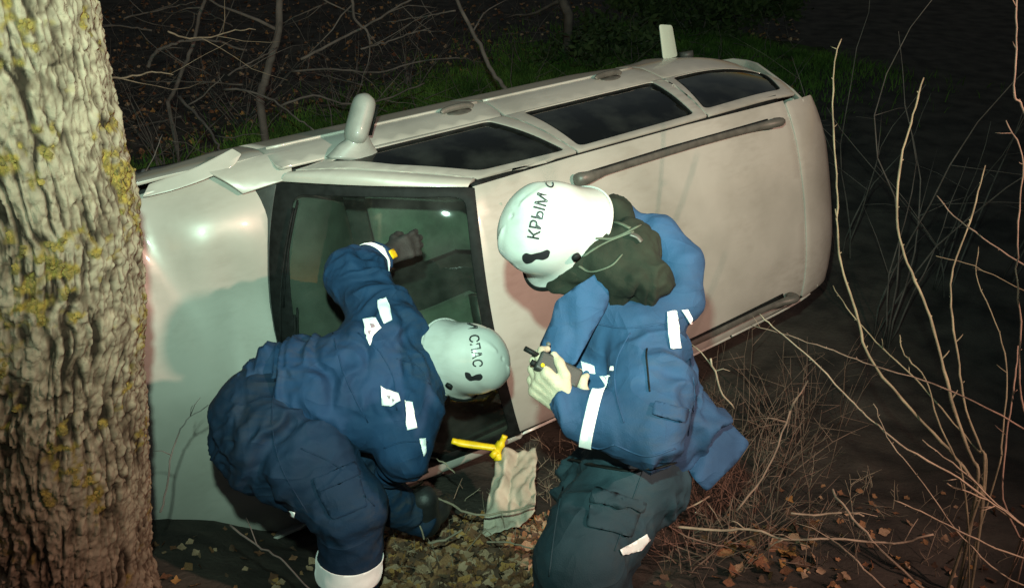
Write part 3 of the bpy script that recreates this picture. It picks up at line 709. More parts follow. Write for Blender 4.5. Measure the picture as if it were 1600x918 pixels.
def cloth(prims, h=.0075, k=.018, fold=.012, seed=0, along=19, across=2.6, grain=.0015):
    """skin of the shapes, wrinkled across each limb as loose cloth wrinkles"""
    v, f = surface_nets(prims, h, k)
    if fold:
        n = vnormals(v, f); wsum = 0; dsum = 0
        for i, pr in enumerate(prims):
            d = capsule_d(v, *pr[1:5]) if pr[0] == 'c' else ellip_d(v, *pr[1:])
            w = np.exp(-np.clip(d, 0, 1) / .02)
            if pr[0] == 'c':
                a = np.array(pr[1]); ab = np.array(pr[2]) - a; L = np.linalg.norm(ab); t = ab / (L + 1e-9)
            else: a = np.array(pr[1]); t = np.array([.3, .2, .93])
            q = v - a; al = q @ t; pe = q - al[:, None] * t
            Q = pe * across + t * (al * along * .55)[:, None] + seed * 7.7 + i * 3.3
            Q = Q + .5 * np.stack([vnoise(v * 9 + seed), vnoise(v * 9 + 31 + seed), vnoise(v * 9 + 77)], 1)
            dd = 1 - 3.0 * np.abs(vnoise(Q)) + .40 * (1 - 3.0 * np.abs(vnoise(Q * 1.8 + 60))) + .16 * (1 - 3.0 * np.abs(vnoise(Q * 4.1 + 90)))
            wsum = wsum + w; dsum = dsum + w * dd * (pr[5] if len(pr) > 5 else 1.0)
        amp = np.clip(.45 + 1.1 * fbm(v * 3.5 + seed * 2, 2), .05, 1.4)
        v = v + n * (fold * (dsum / (wsum + 1e-9)) * amp + grain * fbm(v * 45 + seed, 2))[:, None]
        # one light relaxation keeps creases soft
        for _ in range(1):
            s = np.zeros_like(v); c = np.zeros(len(v))
            for i in range(4):
                np.add.at(s, f[:, i], v[f[:, (i + 1) % 4]]); np.add.at(c, f[:, i], 1)
                np.add.at(s, f[:, (i + 1) % 4], v[f[:, i]]); np.add.at(c, f[:, (i + 1) % 4], 1)
            v = v * .6 + .4 * s / c[:, None]
    return v, f
BVHS = {}
def put(name, vf, m, parent, org, key=None):
    v, f = vf
    if key is not None: BVHS.setdefault(key, []).append(BVHTree.FromPolygons([tuple(x) for x in v], [tuple(int(i) for i in q) for q in f]))
    return mesh_obj(name, v - np.array(org), f.tolist() if hasattr(f, 'tolist') else f, m, parent)
def cast(px, py, keys):
    d = Vector(C2W @ np.array([(px - 800) / FPX, (py - 459) / FPX, 1.0])).normalized(); best = None
    for k in keys:
        for t in BVHS[k]:
            h = t.ray_cast(Vector(CAM), d)
            if h[0] is not None and (best is None or h[3] < best[2]): best = (h[0], h[1], h[3])
    return best
def lay(px, py, keys, off):
    h = cast(px, py, keys)
    if h is None: return None
    n = h[1] if h[1].dot(Vector(CAM) - h[0]) > 0 else -h[1]
    return h[0] + n * off
def patch(name, poly, keys, m, parent, org, off=.004, step=4.0, thick=.0015, bumpy=0):
    """a piece of tape or print lying on the cloth it is sewn to"""
    vs, fs = tri2d([tuple(map(float, p)) for p in poly], (), step)
    P = [lay(v[0], v[1], keys, off) for v in vs]
    ok = [p is not None for p in P]
    if sum(ok) < 3: return None
    med = sorted((p - Vector(CAM)).length for p in P if p is not None)[sum(ok) // 2]
    ok = [o and abs((P[i] - Vector(CAM)).length - med) < .12 for i, o in enumerate(ok)]
    ids = {}; V_ = []; F_ = []
    for f in fs:
        if all(ok[i] for i in f):
            for i in f:
                if i not in ids: ids[i] = len(V_); V_.append(tuple(P[i] - Vector(org)))
            F_.append([ids[i] for i in f][::-1])
    if not F_: return None
    o = mesh_obj(name, V_, F_, m, parent)
    if thick: s = o.modifiers.new('solid', 'SOLIDIFY'); s.thickness = thick; s.offset = 0
    return o
def band(name, vf, a, b, t0, t1, rmax, m, parent, org, off=.004):
    """a full ring of tape round a sleeve or trouser leg, between t0 and t1 along the limb a-b"""
    v, f = vf; a = np.array(a); ab = np.array(b) - a; L = np.linalg.norm(ab); t = ab / L
    n = vnormals(v, f); al = (v - a) @ t; rad = np.linalg.norm(v - a - al[:, None] * t, axis=1)
    okv = (al > (t0 - .12) * L) & (al < (t1 + .12) * L) & (rad < rmax)
    fk = f[okv[f].all(1)]; used = np.unique(fk); re = -np.ones(len(v), int); re[used] = np.arange(len(used))
    bm = bmesh.new(); bvs = [bm.verts.new(tuple(p)) for p in (v + n * off)[used]]
    for q in re[fk]:
        try: bm.faces.new([bvs[i] for i in q])
        except ValueError: pass
    for tt, sg in ((t0, -1), (t1, 1)):
        bmesh.ops.bisect_plane(bm, geom=bm.verts[:] + bm.edges[:] + bm.faces[:], plane_co=tuple(a + ab * tt), plane_no=tuple(t * sg), clear_outer=True)
    for x in bm.verts: x.co -= Vector(org)
    me = bpy.data.meshes.new(name); bm.to_mesh(me); bm.free(); me.materials.append(m)
    me.polygons.foreach_set('use_smooth', [True] * len(me.polygons))
    o = link(bpy.data.objects.new(name, me), parent); s = o.modifiers.new('solid', 'SOLIDIFY'); s.thickness = .002; s.offset = 0
    return o
def text2d(body):
    cu = bpy.data.curves.new('t', 'FONT'); cu.body = body; cu.size = 1.0; cu.resolution_u = 3; cu.fill_mode = 'FRONT'; cu.offset = .018
    o = bpy.data.objects.new('t', cu); COL.objects.link(o)
    dg = bpy.context.evaluated_depsgraph_get(); dg.update(); me = bpy.data.meshes.new_from_object(o.evaluated_get(dg))
    vs = [(v.co.x, v.co.y) for v in me.vertices]; fs = [tuple(p.vertices) for p in me.polygons]
    bpy.data.objects.remove(o); bpy.data.curves.remove(cu); bpy.data.meshes.remove(me)
    return vs, fs
def lettering(name, body, base, height, keys, m, parent, org, off=.0016, squeeze=1.0):
    """print the word along a curved base line (photo points) on the surface below it"""
    vs, fs = text2d(body); x0 = min(v[0] for v in vs); x1 = max(v[0] for v in vs)
    B = np.array([p for p in spline(base, 8)]); L = np.r_[0, np.cumsum(np.linalg.norm(np.diff(B, axis=0), axis=1))]
    out = []
    for (x, y) in vs:
        s = (x - x0) / (x1 - x0) * L[-1]; i = min(max(int(np.searchsorted(L, s)) - 1, 0), len(B) - 2); t = (s - L[i]) / (L[i + 1] - L[i] + 1e-9)
        p = B[i] * (1 - t) + B[i + 1] * t; tg = B[i + 1] - B[i]; tg /= np.linalg.norm(tg); nn = np.array([tg[1], -tg[0]])
        p = p + nn * (y / .72 * height); out.append(lay(p[0], p[1], keys, off))
    F_ = [f for f in fs if all(out[i] is not None for i in f)]
    V_ = [tuple((p if p is not None else Vector(org)) - Vector(org)) for p in out]
    grp = list(range(len(V_)))
    def root(i):
        while grp[i] != i: i = grp[i]
        return i
    for f in F_:
        for i in f[1:]: grp[root(i)] = root(f[0])
    parts = {}
    for f in F_: parts.setdefault(root(f[0]), []).append(f)
    for fs_ in parts.values():                                    # every printed letter is a piece of its own
        ids = sorted({i for f in fs_ for i in f}); re = {i: k for k, i in enumerate(ids)}
        mesh_obj('letter', [V_[i] for i in ids], [tuple(re[i] for i in f) for f in fs_], m, parent, smooth=False)

# cloth and skin materials
M_jack = cloth_mat('blue_jacket_cloth', (.026, .068, .145))
M_navy = cloth_mat('navy_jacket_cloth', (.0105, .036, .088))
M_trou = cloth_mat('navy_trouser_cloth', (.0070, .023, .052))
M_trou2 = cloth_mat('slate_trouser_cloth', (.020, .042, .056))
M_fleece = cloth_mat('olive_fleece', (.017, .020, .014), .95, .5)
M_helm = mat('white_helmet', (.50, .505, .48), .3, var=.08, vscale=7, vdetail=9, coat=.6, bump=.02, bscale=30)
M_ink = mat('black_print', (.012, .012, .014), .6)
M_skin = mat('skin', (.42, .25, .18), .55, var=.08, vscale=30)
M_bglove = mat('beige_glove', (.43, .37, .27), .8, var=.15, vscale=25, bump=.3, bscale=180)
M_kglove = mat('black_glove', (.018, .019, .018), .75, var=.3, vscale=25, bump=.3, bscale=180)
M_boot = mat('black_boot', (.016, .017, .018), .5, var=.3, vscale=20, bump=.2, bscale=120)
M_print = mat('tape_print', (.30, .20, .24), .7)

M_olive = mat('olive_edging', (.085, .10, .07), .8, var=.2, vscale=20)
for m_ in (M_jack, M_navy, M_trou, M_trou2): grime(m_, (.07, .06, .045), .35)
grime(M_helm, (.20, .18, .14), .35)
def C(a, b, r0, r1=None, f=1.0): return ('c', tuple(a), tuple(b), r0, r0 if r1 is None else r1, f)
def E(c, rad, rot=None): return ('e', tuple(c), rad, rot)
def frame(xaxis, zaxis):
    z = Vector(zaxis).normalized(); x = Vector(xaxis); x = (x - z * x.dot(z)).normalized(); y = z.cross(x)
    return np.array([x, y, z]).T                       # columns are the axes
def hand(wrist, fdir, palm_n, size=1.0, curl=.7, thumb_side=1, spread=.10):
    """palm, four bent fingers and a thumb; fdir points along the fingers, palm_n out of the palm"""
    F_ = Vector(fdir).normalized(); N_ = Vector(palm_n); N_ = (N_ - F_ * N_.dot(F_)).normalized(); S_ = F_.cross(N_) * thumb_side
    w = Vector(wrist); s = size; pr = [C(w - F_ * .05 * s, w + F_ * .01 * s, .030 * s, .028 * s)]
    for i in range(4):
        o = (i - 1.5) * .0215 * s
        k = w + F_ * (.088 - .004 * abs(i - 1.2)) * s - S_ * o
        pr.append(C(w + F_ * .012 * s - S_ * o * .7, k, .017 * s, .0155 * s))
        d = (F_ - S_ * (i - 1.5) * spread).normalized(); p = k; L = (.046, .052, .048, .037)[i] * s
        ang = curl * (.55 + .12 * i)
        for j, ll in enumerate((L, L * .62, L * .5)):
            d2 = (d * math.cos(ang) + N_ * math.sin(ang)).normalized(); side_ = d.cross(N_)
            n2 = (N_ * math.cos(ang) - d * math.sin(ang)).normalized()
            q = p + d2 * ll; pr.append(C(p, q, (.0108 - .001 * j) * s, (.0100 - .001 * j) * s)); p = q; d = d2; N__ = n2; N_ = n2
            ang = curl * (.8 - .1 * j)
        N_ = Vector(palm_n); N_ = (N_ - F_ * N_.dot(F_)).normalized()
    t0 = w + F_ * .022 * s + S_ * .022 * s; t1 = t0 + (F_ * .6 + S_ * .65 + N_ * .35).normalized() * .042 * s
    t2 = t1 + (F_ * .85 + S_ * .2 + N_ * .45).normalized() * .034 * s; t3 = t2 + (F_ * .85 - S_ * .1 + N_ * .5).normalized() * .026 * s
    pr += [C(t0, t1, .0175 * s, .013 * s), C(t1, t2, .0125 * s, .0115 * s), C(t2, t3, .0112 * s, .0095 * s)]
    return pr
def head_prims(c, up, face):
    A = frame(face, up); f_ = Vector(A[:, 0]); s_ = Vector(A[:, 1]); u_ = Vector(A[:, 2]); c = Vector(c)
    pr = [E(c + u_ * .02, (.098, .076, .105), A), E(c + f_ * .02 - u_ * .055, (.070, .058, .065), A), C(c + f_ * .092 + u_ * .01, c + f_ * .108 - u_ * .03, .010, .014)]
    for sg in (1, -1):
        pr.append(E(c + s_ * (.074 * sg) - u_ * .01, (.018, .010, .030), A)); pr.append(E(c + f_ * .082 + s_ * (.030 * sg) + u_ * .008, (.012, .015, .008), A))
    pr.append(C(c + f_ * .083 - s_ * .02 - u_ * .062, c + f_ * .083 + s_ * .02 - u_ * .062, .008))
    return pr
def helmet(parent, org, c, up, front, key, size=1.0, keyname=None):
    """hard shell with a raised crown, a flared brim, ear bosses and a lining edge"""
    A = frame(front, up); c = np.array(c); nth, nph = 72, 34
    def prof_(ph, th):
        f_ = math.cos(th); ax_ = .168 + .008 * f_; ay_ = .138
        if ph < 1:
            a = ph * math.pi / 2; r = math.sin(a) ** .88; z = math.cos(a) ** .86 * .175
            ridge = .013 * (1 / (1 + math.exp((ph - .62) / .012)))        # raised crown
            z += ridge * .7; r *= 1 + ridge * 1.1
            z += .006 * math.exp(-(math.sin(th) / .16) ** 2) * (ph > .15) * (ph < .62)    # comb
        else:
            t = ph - 1; r = 1 + .10 * t ** 1.6 + .16 * t * t * max(0, f_) ** 3; z = -.050 * t - .052 * t * max(0, -f_) ** 1.2 - .020 * t * (abs(math.sin(th)) ** 4)
        return np.array([ax_ * r * math.cos(th), ay_ * r * math.sin(th), z]) * size
    phs = list(np.linspace(0.02, 1, nph - 8)) + list(np.linspace(1.12, 2.0, 8))
    vs = [c + A @ np.array([0, 0, (.175 + .004) * size])]; fs = []
    for ph in phs:
        for j in range(nth): vs.append(c + A @ prof_(ph, 2 * math.pi * j / nth))
    for j in range(nth): fs.append((0, 1 + j, 1 + (j + 1) % nth))
    for i in range(len(phs) - 1):
        for j in range(nth):
            a = 1 + i * nth; fs.append((a + j, a + nth + j, a + nth + (j + 1) % nth, a + (j + 1) % nth))
    vs = np.array(vs)
    BVHS.setdefault(key, []).append(BVHTree.FromPolygons([tuple(x) for x in vs], fs))
    h = mesh_obj('helmet', vs - np.array(org), fs, M_helm, parent)
    s = h.modifiers.new('solid', 'SOLIDIFY'); s.thickness = .005; s.offset = -1
    rimv = [c + A @ (prof_(2.0, 2 * math.pi * j / nth) + np.array([0, 0, -.001])) - np.array(org) for j in range(nth + 1)]
    tr = MB(); fr_ = [rimv[j % nth] for j in range(-13, 14)]; tr.tube(fr_, [.004] + [.0075] * 25 + [.004], 8); tr.build('brim_trim', M_black, h)
    tr = MB(); bk = [rimv[j % nth] for j in range(14, 59)]; tr.tube(bk, .0045, 6); tr.build('shell_edge', M_helm, h)
    for sg in (1, -1):
        b = MB(); p0 = c + A @ np.array([-.01, .140 * sg, -.01]) * size - np.array(org); p1 = c + A @ np.array([-.01, .152 * sg, -.012]) * size - np.array(org)
        b.tube([p0, p1], .014, 12); b.build('visor_bolt', M_black, h)
        st_ = MB(); st_.tube(spline([c + A @ (np.array([.02, .125 * sg, -.03]) * size) - np.array(org), c + A @ (np.array([.05, .095 * sg, -.12]) * size) - np.array(org), c + A @ (np.array([.075, .02 * sg, -.175]) * size) - np.array(org)], 5), (.002, .009), 6); st_.build('chin_strap', M_black, h)
    # inner lining ring
    ln = MB(); ln.tube([c + A @ (np.array([.125 * math.cos(a), .105 * math.sin(a), -.01]) * size) - np.array(org) for a in np.linspace(0, 2 * math.pi, 30)], (.012, .022), 6, cap=False); ln.build('lining', M_black, h)
    return h

# ------------------------------------------------------------------ the man bent over the windshield
ORG_B = V(545, 960, 3.12); ORG_B.z = gz1(ORG_B.x, ORG_B.y)
hipB = V(438, 645, 3.14); midB = V(520, 612, 3.14); cheB = V(610, 585, 3.22); neckB = V(672, 572, 3.32); headB = V(697, 560, 3.29)
rsB = V(612, 520, 3.20); reB = V(556, 432, 3.36); rwB = V(605, 398, 3.56); lsB = V(650, 640, 3.14); leB = V(632, 706, 3.06); lwB = V(600, 742, 3.34)
kneeB = V(548, 792, 2.98); ankB = V(545, 935, 3.10); knee2B = V(590, 770, 3.40); ank2B = V(665, 815, 3.52)
hip1 = V(442, 690, 3.06); hip2 = V(452, 640, 3.24)
bodyB = [C(hipB, midB, .14, .12), C(midB, cheB, .12, .14), C(cheB, neckB, .12, .06), C(neckB, headB, .058, .055), C(cheB, rsB, .09, .07), C(rsB, reB, .055, .045), C(reB, rwB, .042, .03),
         C(cheB, lsB, .09, .07), C(lsB, leB, .055, .045), C(leB, lwB, .042, .03), C(hip1, kneeB, .09, .06), C(kneeB, ankB, .055, .04), C(hip2, knee2B, .09, .06), C(knee2B, ank2B, .055, .04)]
upB = cdir(.80, .03, .52); faB = cdir(.40, -.62, -.62)
headcB = headB + upB * .06
bodyB += head_prims(headcB, upB, faB)
pB = put('person', surface_nets(bodyB, .013, .014), M_skin, None, ORG_B)
pB.location = ORG_B
tag(pB, 'person in navy work clothes bent double over the windshield with one arm raised', 'person', 'rescuers in white helmets')
jB = [C(V(432, 632, 3.14), midB, .190, .180), C(V(470, 600, 3.16), V(560, 590, 3.18), .150, .165), C(midB, cheB, .185, .180), C(cheB, V(652, 578, 3.26), .170, .120), C(V(652, 578, 3.26), V(676, 570, 3.32), .10, .085), C(V(575, 640, 3.12), V(628, 632, 3.12), .150, .125), C(V(590, 545, 3.2), rsB, .150, .125), C(rsB, reB, .118, .105), C(reB, V(588, 405, 3.50), .105, .072), C(lsB, leB, .100, .085), C(leB, V(612, 736, 3.28), .082, .062),
      C(V(655, 560, 3.28), V(676, 610, 3.28), .065, .055)]
jvB = cloth(jB, .0078, .020, .026, seed=1)
put('jacket', jvB, M_navy, pB, ORG_B, 'jB')
tB = [E(V(418, 655, 3.12), (.200, .215, .20)), C(hip1, V(470, 715, 3.04), .205, .175), C(V(470, 715, 3.04), kneeB, .172, .122), C(kneeB, V(548, 845, 3.02), .116, .104, .5), C(V(548, 845, 3.02), V(545, 900, 3.06), .104, .098, .2), C(V(545, 900, 3.06), ankB, .098, .092, .1), C(hip2, knee2B, .155, .10), C(knee2B, V(650, 808, 3.50), .10, .075)]
tvB = cloth(tB, .0078, .020, .024, seed=2)
put('trousers', tvB, M_trou, pB, ORG_B, 'tB')
band('reflective_band', tvB, kneeB, V(545, 935, 3.10), .50, .70, .2, M_refl, pB, ORG_B)
band('reflective_band', jvB, reB, V(588, 405, 3.50), .70, .96, .13, M_refl, pB, ORG_B)
def boot(a, toe, parent, org, m=M_boot):
    a = Vector(a); t = Vector(toe); d = (t - a); up = Vector((0, 0, 1))
    return put('boot', surface_nets([C(a + up * .12, a, .058, .052), C(a + up * -.01, a + d * .55, .05, .045), C(a + d * .5, t, .048, .036)], .009, .012), m, parent, org)
boot(ankB + Vector((0, 0, -.03)), ankB + Vector((.03, .19, -.08)), pB, ORG_B)
boot(ank2B, ank2B + Vector((.07, .19, -.06)), pB, ORG_B)
fB = (V(668, 372, 3.66) - rwB).normalized()
gB = surface_nets(hand(rwB + fB * .01, fB, cdir(.3, .2, -.9), 1.10, .45, 1) + [C(rwB - fB * .06, rwB, .045, .042)], .0045, .005)
put('glove', gB, M_kglove, pB, ORG_B, 'gB')
fl_ = cdir(-.6, -.55, -.5)
put('glove', surface_nets(hand(lwB, fl_, cdir(0, -.5, -.8), 1.08, .5, -1), .0045, .005), M_kglove, pB, ORG_B)
patch('cuff_tag', [(606, 392), (614, 389), (620, 400), (612, 404)], ['gB', 'jB'], M_yellow, pB, ORG_B, .006, 3)
for poly in ([(589, 470), (602, 466), (608, 480), (612, 500), (600, 506), (594, 492)], [(568, 500), (588, 496), (596, 512), (584, 524), (580, 540), (573, 528)], [(631, 625), (645, 628), (651, 668), (636, 672)], [(594, 602), (603, 608), (622, 616), (624, 626), (612, 634), (598, 632)], [(654, 686), (663, 685), (664, 706), (660, 712)], [(452, 796), (463, 798), (461, 806), (453, 803)]):
    patch('reflective_patch', poly, ['jB', 'tB'], M_refl, pB, ORG_B, .007, 4)
for poly in ([(578, 508), (586, 507), (587, 513), (581, 514)], [(575, 518), (580, 518), (579, 524)], [(606, 618), (612, 619), (610, 624)], [(614, 623), (619, 624), (615, 629)]):
    patch('printed_emblem', poly, ['jB', 'tB'], M_print, pB, ORG_B, .0095, 3, 0)
hB = helmet(pB, ORG_B, headcB + upB * .035 + faB * -.005, upB, faB, 'hB', .92)
lettering('lettering', 'СПАС', [(733, 524), (735, 540), (738, 556), (739, 573)], 15, ['hB'], M_ink, hB, ORG_B)
lettering('lettering', 'КРЫМ', [(736, 450), (732, 474), (730, 492), (731, 514)], 15, ['hB'], M_ink, hB, ORG_B)
for poly in (rpoly([(726, 580), (735, 582), (737, 588), (744, 584), (752, 583), (755, 589), (750, 594), (742, 593), (734, 595), (727, 589)], 3, 2),):
    patch('emblem', poly, ['hB'], M_ink, hB, ORG_B, .0016, 2.0, 0)

# ------------------------------------------------------------------ the man leaning in from the right
ORG_A = V(885, 1075, 2.78); ORG_A.z = gz1(ORG_A.x, ORG_A.y)
hipA = V(985, 735, 2.80); midA = V(1000, 620, 2.78); cheA = V(985, 520, 2.72); neckA = V(935, 425, 2.70); headA = V(896, 368, 2.68)
lsA = V(1010, 530, 2.58); leA = V(1012, 668, 2.42); lwA = V(900, 640, 2.46); rsA = V(925, 500, 2.82); reA = V(905, 590, 2.72); rwA = V(935, 626, 2.60)
hipA1 = V(985, 750, 2.72); hipA2 = V(965, 745, 2.92); knA1 = V(905, 880, 2.52); anA1 = V(885, 1070, 2.70); knA2 = V(915, 900, 2.78); anA2 = V(960, 1060, 3.0)
bodyA = [C(hipA, midA, .13, .12), C(midA, cheA, .12, .13), C(cheA, neckA, .12, .06), C(neckA, headA, .058, .055), C(cheA, lsA, .08, .065), C(lsA, leA, .055, .045), C(leA, lwA, .042, .03), C(cheA, rsA, .08, .065), C(rsA, reA, .055, .045), C(reA, rwA, .042, .03),
         C(hipA1, knA1, .09, .06), C(knA1, anA1, .055, .04), C(hipA2, knA2, .09, .06), C(knA2, anA2, .055, .04)]
upA = cdir(-.74, .18, .62); faA = cdir(-.42, -.70, -.52)
headcA = headA + upA * .05
bodyA += head_prims(headcA, upA, faA)
pA = put('person', surface_nets(bodyA, .013, .014), M_skin, None, ORG_A)
pA.location = ORG_A
tag(pA, 'person in blue hooded jacket and slate trousers leaning over the roof holding a radio', 'person', 'rescuers in white helmets')
jA = [C(V(975, 500, 2.70), midA, .155, .165), C(midA, V(1010, 690, 2.76), .165, .150), C(V(1040, 560, 2.72), V(1075, 655, 2.76), .10, .09), C(V(930, 510, 2.76), V(940, 600, 2.76), .10, .11), C(cheA, V(950, 440, 2.70), .13, .08),
      C(lsA, leA, .115, .112), C(leA, V(925, 655, 2.44), .105, .072), C(V(925, 655, 2.44), V(897, 640, 2.46), .072, .060), C(rsA, reA, .095, .08), C(reA, V(925, 618, 2.62), .08, .06),
      # hood lying open on the back
      C(V(965, 352, 2.72), V(1030, 365, 2.70), .040, .050), C(V(1030, 365, 2.70), V(1065, 412, 2.66), .050, .060), C(V(1065, 412, 2.66), V(1066, 470, 2.62), .060, .058), C(V(1066, 470, 2.62), V(1030, 500, 2.58), .058, .05)]
jvA = cloth(jA, .0078, .016, .050, seed=4)
put('jacket', jvA, M_jack, pA, ORG_A, 'jA')
fz = [C(V(930, 395, 2.62), V(985, 385, 2.63), .070, .080), C(V(985, 390, 2.61), V(1005, 440, 2.57), .085, .080), C(V(945, 410, 2.58), V(985, 450, 2.56), .060, .062), C(V(905, 425, 2.62), V(925, 365, 2.60), .046, .050), E(V(965, 332, 2.70), (.058, .058, .052)), C(V(885, 436, 2.66), V(900, 400, 2.62), .045, .05)]
fvA = cloth(fz, .007, .010, .042, seed=8, along=18, across=7, grain=.005)
put('fleece_hood', fvA, M_fleece, pA, ORG_A, 'fA')
tA = [C(hipA1, V(985, 735, 2.80), .145, .145), C(hipA1, V(935, 822, 2.62), .145, .135), C(V(935, 822, 2.62), knA1, .135, .125), C(knA1, anA1, .125, .085), C(hipA2, knA2, .155, .125), C(knA2, anA2, .12, .085)]
tvA = cloth(tA, .0078, .020, .044, seed=5)
put('trousers', tvA, M_trou2, pA, ORG_A, 'tA')
boot(anA1 + Vector((0, 0, -.02)), anA1 + Vector((-.14, .14, -.07)), pA, ORG_A)
boot(anA2 + Vector((0, 0, -.02)), anA2 + Vector((-.14, .14, -.07)), pA, ORG_A)
def sheet(name, poly, dfun, m, parent, org, step=9, thick=.004, amp=.012, seed=0, key=None):
    """a loose flap of cloth cut to a photo outline, folded in depth"""
    vs, fs = tri2d([tuple(map(float, p)) for p in poly], (), step)
    q = np.array([(v[0] * .026 + v[1] * .012, v[1] * .010 - v[0] * .004, seed) for v in vs]); f1 = amp * (1 - 3 * np.abs(fbm(q, 2)))
    P = [V(v[0], v[1], dfun(v[0], v[1]) + f1[i]) for i, v in enumerate(vs)]
    if key: BVHS.setdefault(key, []).append(BVHTree.FromPolygons([tuple(p) for p in P], [tuple(f) for f in fs]))
    o = mesh_obj(name, [tuple(p - Vector(org)) for p in P], fs, m, parent); s = o.modifiers.new('solid', 'SOLIDIFY'); s.thickness = thick; s.offset = 0
    return o
sheet('jacket_flap', rpoly([(934, 425), (958, 436), (948, 480), (925, 520), (897, 572), (868, 562), (842, 543), (862, 500), (868, 470)], 8, 3), lambda x, y: 2.54 + (x - 900) * -.0004 + .0006 * abs(x - 905), M_jack, pA, ORG_A, 8, .006, .012, 2, 'flap')
sn = MB(); p_ = V(857, 538, 2.535); sn.tube([p_ - Vector(ORG_A), p_ - Vector(ORG_A) + cdir(-.1, .2, 1) * .012], .007, 10); sn.build('snap_button', M_trim, pA)
sheet('jacket_hem', rpoly([(1048, 590), (1100, 610), (1128, 648), (1172, 692), (1150, 722), (1104, 768), (1082, 745), (1058, 695), (1040, 650)], 8, 3), lambda x, y: 2.72 + (x - 1050) * .0012 - .0003 * (y - 600), M_jack, pA, ORG_A, 8, .006, .035, 9, 'hem')
gd = (V(842, 592, 2.44) - lwA).normalized()
gA = surface_nets(hand(V(886, 632, 2.45), (V(846, 598, 2.46) - V(886, 632, 2.45)).normalized(), cdir(.05, .60, -.75), 1.2, .95, -1, .07) + [C(V(905, 645, 2.46), V(886, 632, 2.45), .046, .040)], .004, .0032)
put('glove', gA, M_bglove, pA, ORG_A, 'gA')
put('glove', surface_nets(hand(V(950, 632, 2.50), cdir(-.9, .25, .2), cdir(0, .9, -.3), .92, .9, 1), .0045, .006), M_bglove, pA, ORG_A, 'gA2')
band('reflective_band', jvA, V(1012, 668, 2.42), V(897, 640, 2.46), .66, .82, .12, M_refl, pA, ORG_A)
band('reflective_band', tvA, V(950, 820, 2.60), anA1, .02, .10, .2, M_refl, pA, ORG_A, .005) if 0 else None
for poly in ([(1041, 489), (1055, 486), (1063, 542), (1046, 546)], [(1063, 485), (1073, 483), (1080, 496), (1078, 508)], [(908, 567), (930, 572), (930, 586), (912, 583)], [(936, 590), (958, 586), (960, 596), (944, 602)], [(955, 573), (961, 573), (961, 580), (956, 580)], [(966, 858), (1008, 833), (1013, 842), (1000, 857), (970, 867)]):
    patch('reflective_patch', poly, ['jA', 'tA', 'flap', 'gA2'], M_refl, pA, ORG_A, .007, 4)
for pl in ([(1010, 545), (1012, 580), (1015, 612)],):
    pts = [lay(x, y, ['jA'], .004) for x, y in [tuple(p) for p in spline(pl, 6)]]; pts = [p - Vector(ORG_A) for p in pts if p is not None]
    if len(pts) > 2: z_ = MB(); z_.tube(pts, .003, 5); z_.build('drawstring', M_black, pA)
patch('pocket', rpoly([(925, 778), (1000, 795), (985, 838), (915, 822)], 5, 2), ['tA'], M_trou2, pA, ORG_A, .007, 6, .004)
patch('pocket_flap', rpoly([(928, 766), (1006, 784), (1001, 800), (922, 782)], 4, 2), ['tA'], M_trou2, pA, ORG_A, .013, 5, .005)
def seam(name, pl, keys, r, m, parent, org, off=.001):
    pts = [lay(x, y, keys, off) for x, y in [tuple(p) for p in spline(pl, 6)]]; pts = [p - Vector(org) for p in pts if p is not None]
    pts = [p for k, p in enumerate(pts) if k == 0 or (p - pts[k - 1]).length < .08]
    if len(pts) > 2: z_ = MB(); z_.tube(pts, r, 6); z_.build(name, m, parent)
for pl in ([(905, 415), (925, 424), (955, 415), (972, 398)], [(900, 372), (930, 352), (962, 348), (985, 357)], [(912, 400), (945, 380), (990, 362)], [(930, 372), (960, 372), (1000, 352)]):
    seam('hood_edging', pl, ['fA', 'jA'], (.0075, .003), M_olive, pA, ORG_A, .002)
seam('hood_buckle', [(985, 366), (995, 370), (1002, 378)], ['fA', 'jA'], (.014, .005), M_trim, pA, ORG_A, .004)
for pl in ([(930, 505), (975, 512), (1030, 506), (1075, 492)], [(985, 520), (965, 560), (962, 610), (975, 660)], [(1078, 560), (1085, 620), (1075, 680)], [(960, 694), (1010, 712), (1055, 700)], [(905, 690), (935, 700), (960, 694)]):
    seam('seam', pl, ['jA'], .0026, M_jack, pA, ORG_A)
for pl in ([(1010, 720), (985, 790), (960, 860)], [(880, 760), (868, 820), (858, 900)]):
    seam('seam', pl, ['tA'], .0026, M_trou2, pA, ORG_A)
seam('belt', [(892, 716), (940, 728), (1000, 734), (1052, 722)], ['tA', 'jA'], (.014, .003), M_black, pA, ORG_A, .002)
for pl in ([(560, 520), (590, 545), (615, 590), (620, 640)], [(520, 520), (540, 590), (575, 660)], [(620, 560), (650, 570), (672, 600)], [(600, 700), (630, 690), (668, 690)]):
    seam('seam', pl, ['jB'], .0026, M_navy, pB, ORG_B)
for pl in ([(430, 590), (425, 660), (440, 730), (480, 800)], [(470, 700), (530, 730), (585, 790)]):
    seam('seam', pl, ['tB'], .0026, M_trou, pB, ORG_B)
patch('pocket_flap', rpoly([(488, 748), (552, 722), (562, 742), (498, 770)], 4, 2), ['tB'], M_trou, pB, ORG_B, .010, 5, .005)
patch('pocket', rpoly([(492, 762), (558, 736), (574, 790), (520, 812)], 5, 2), ['tB'], M_trou, pB, ORG_B, .006, 5, .004)
patch('pocket_flap', rpoly([(1022, 628), (1072, 640), (1066, 660), (1018, 648)], 4, 2), ['jA'], M_jack, pA, ORG_A, .009, 5, .005)
hA = helmet(pA, ORG_A, headcA + upA * .035, upA, faA, 'hA', .94)
lettering('lettering', 'КРЫМ', [(842, 374), (846, 352), (851, 330), (858, 306)], 18, ['hA'], M_ink, hA, ORG_A)
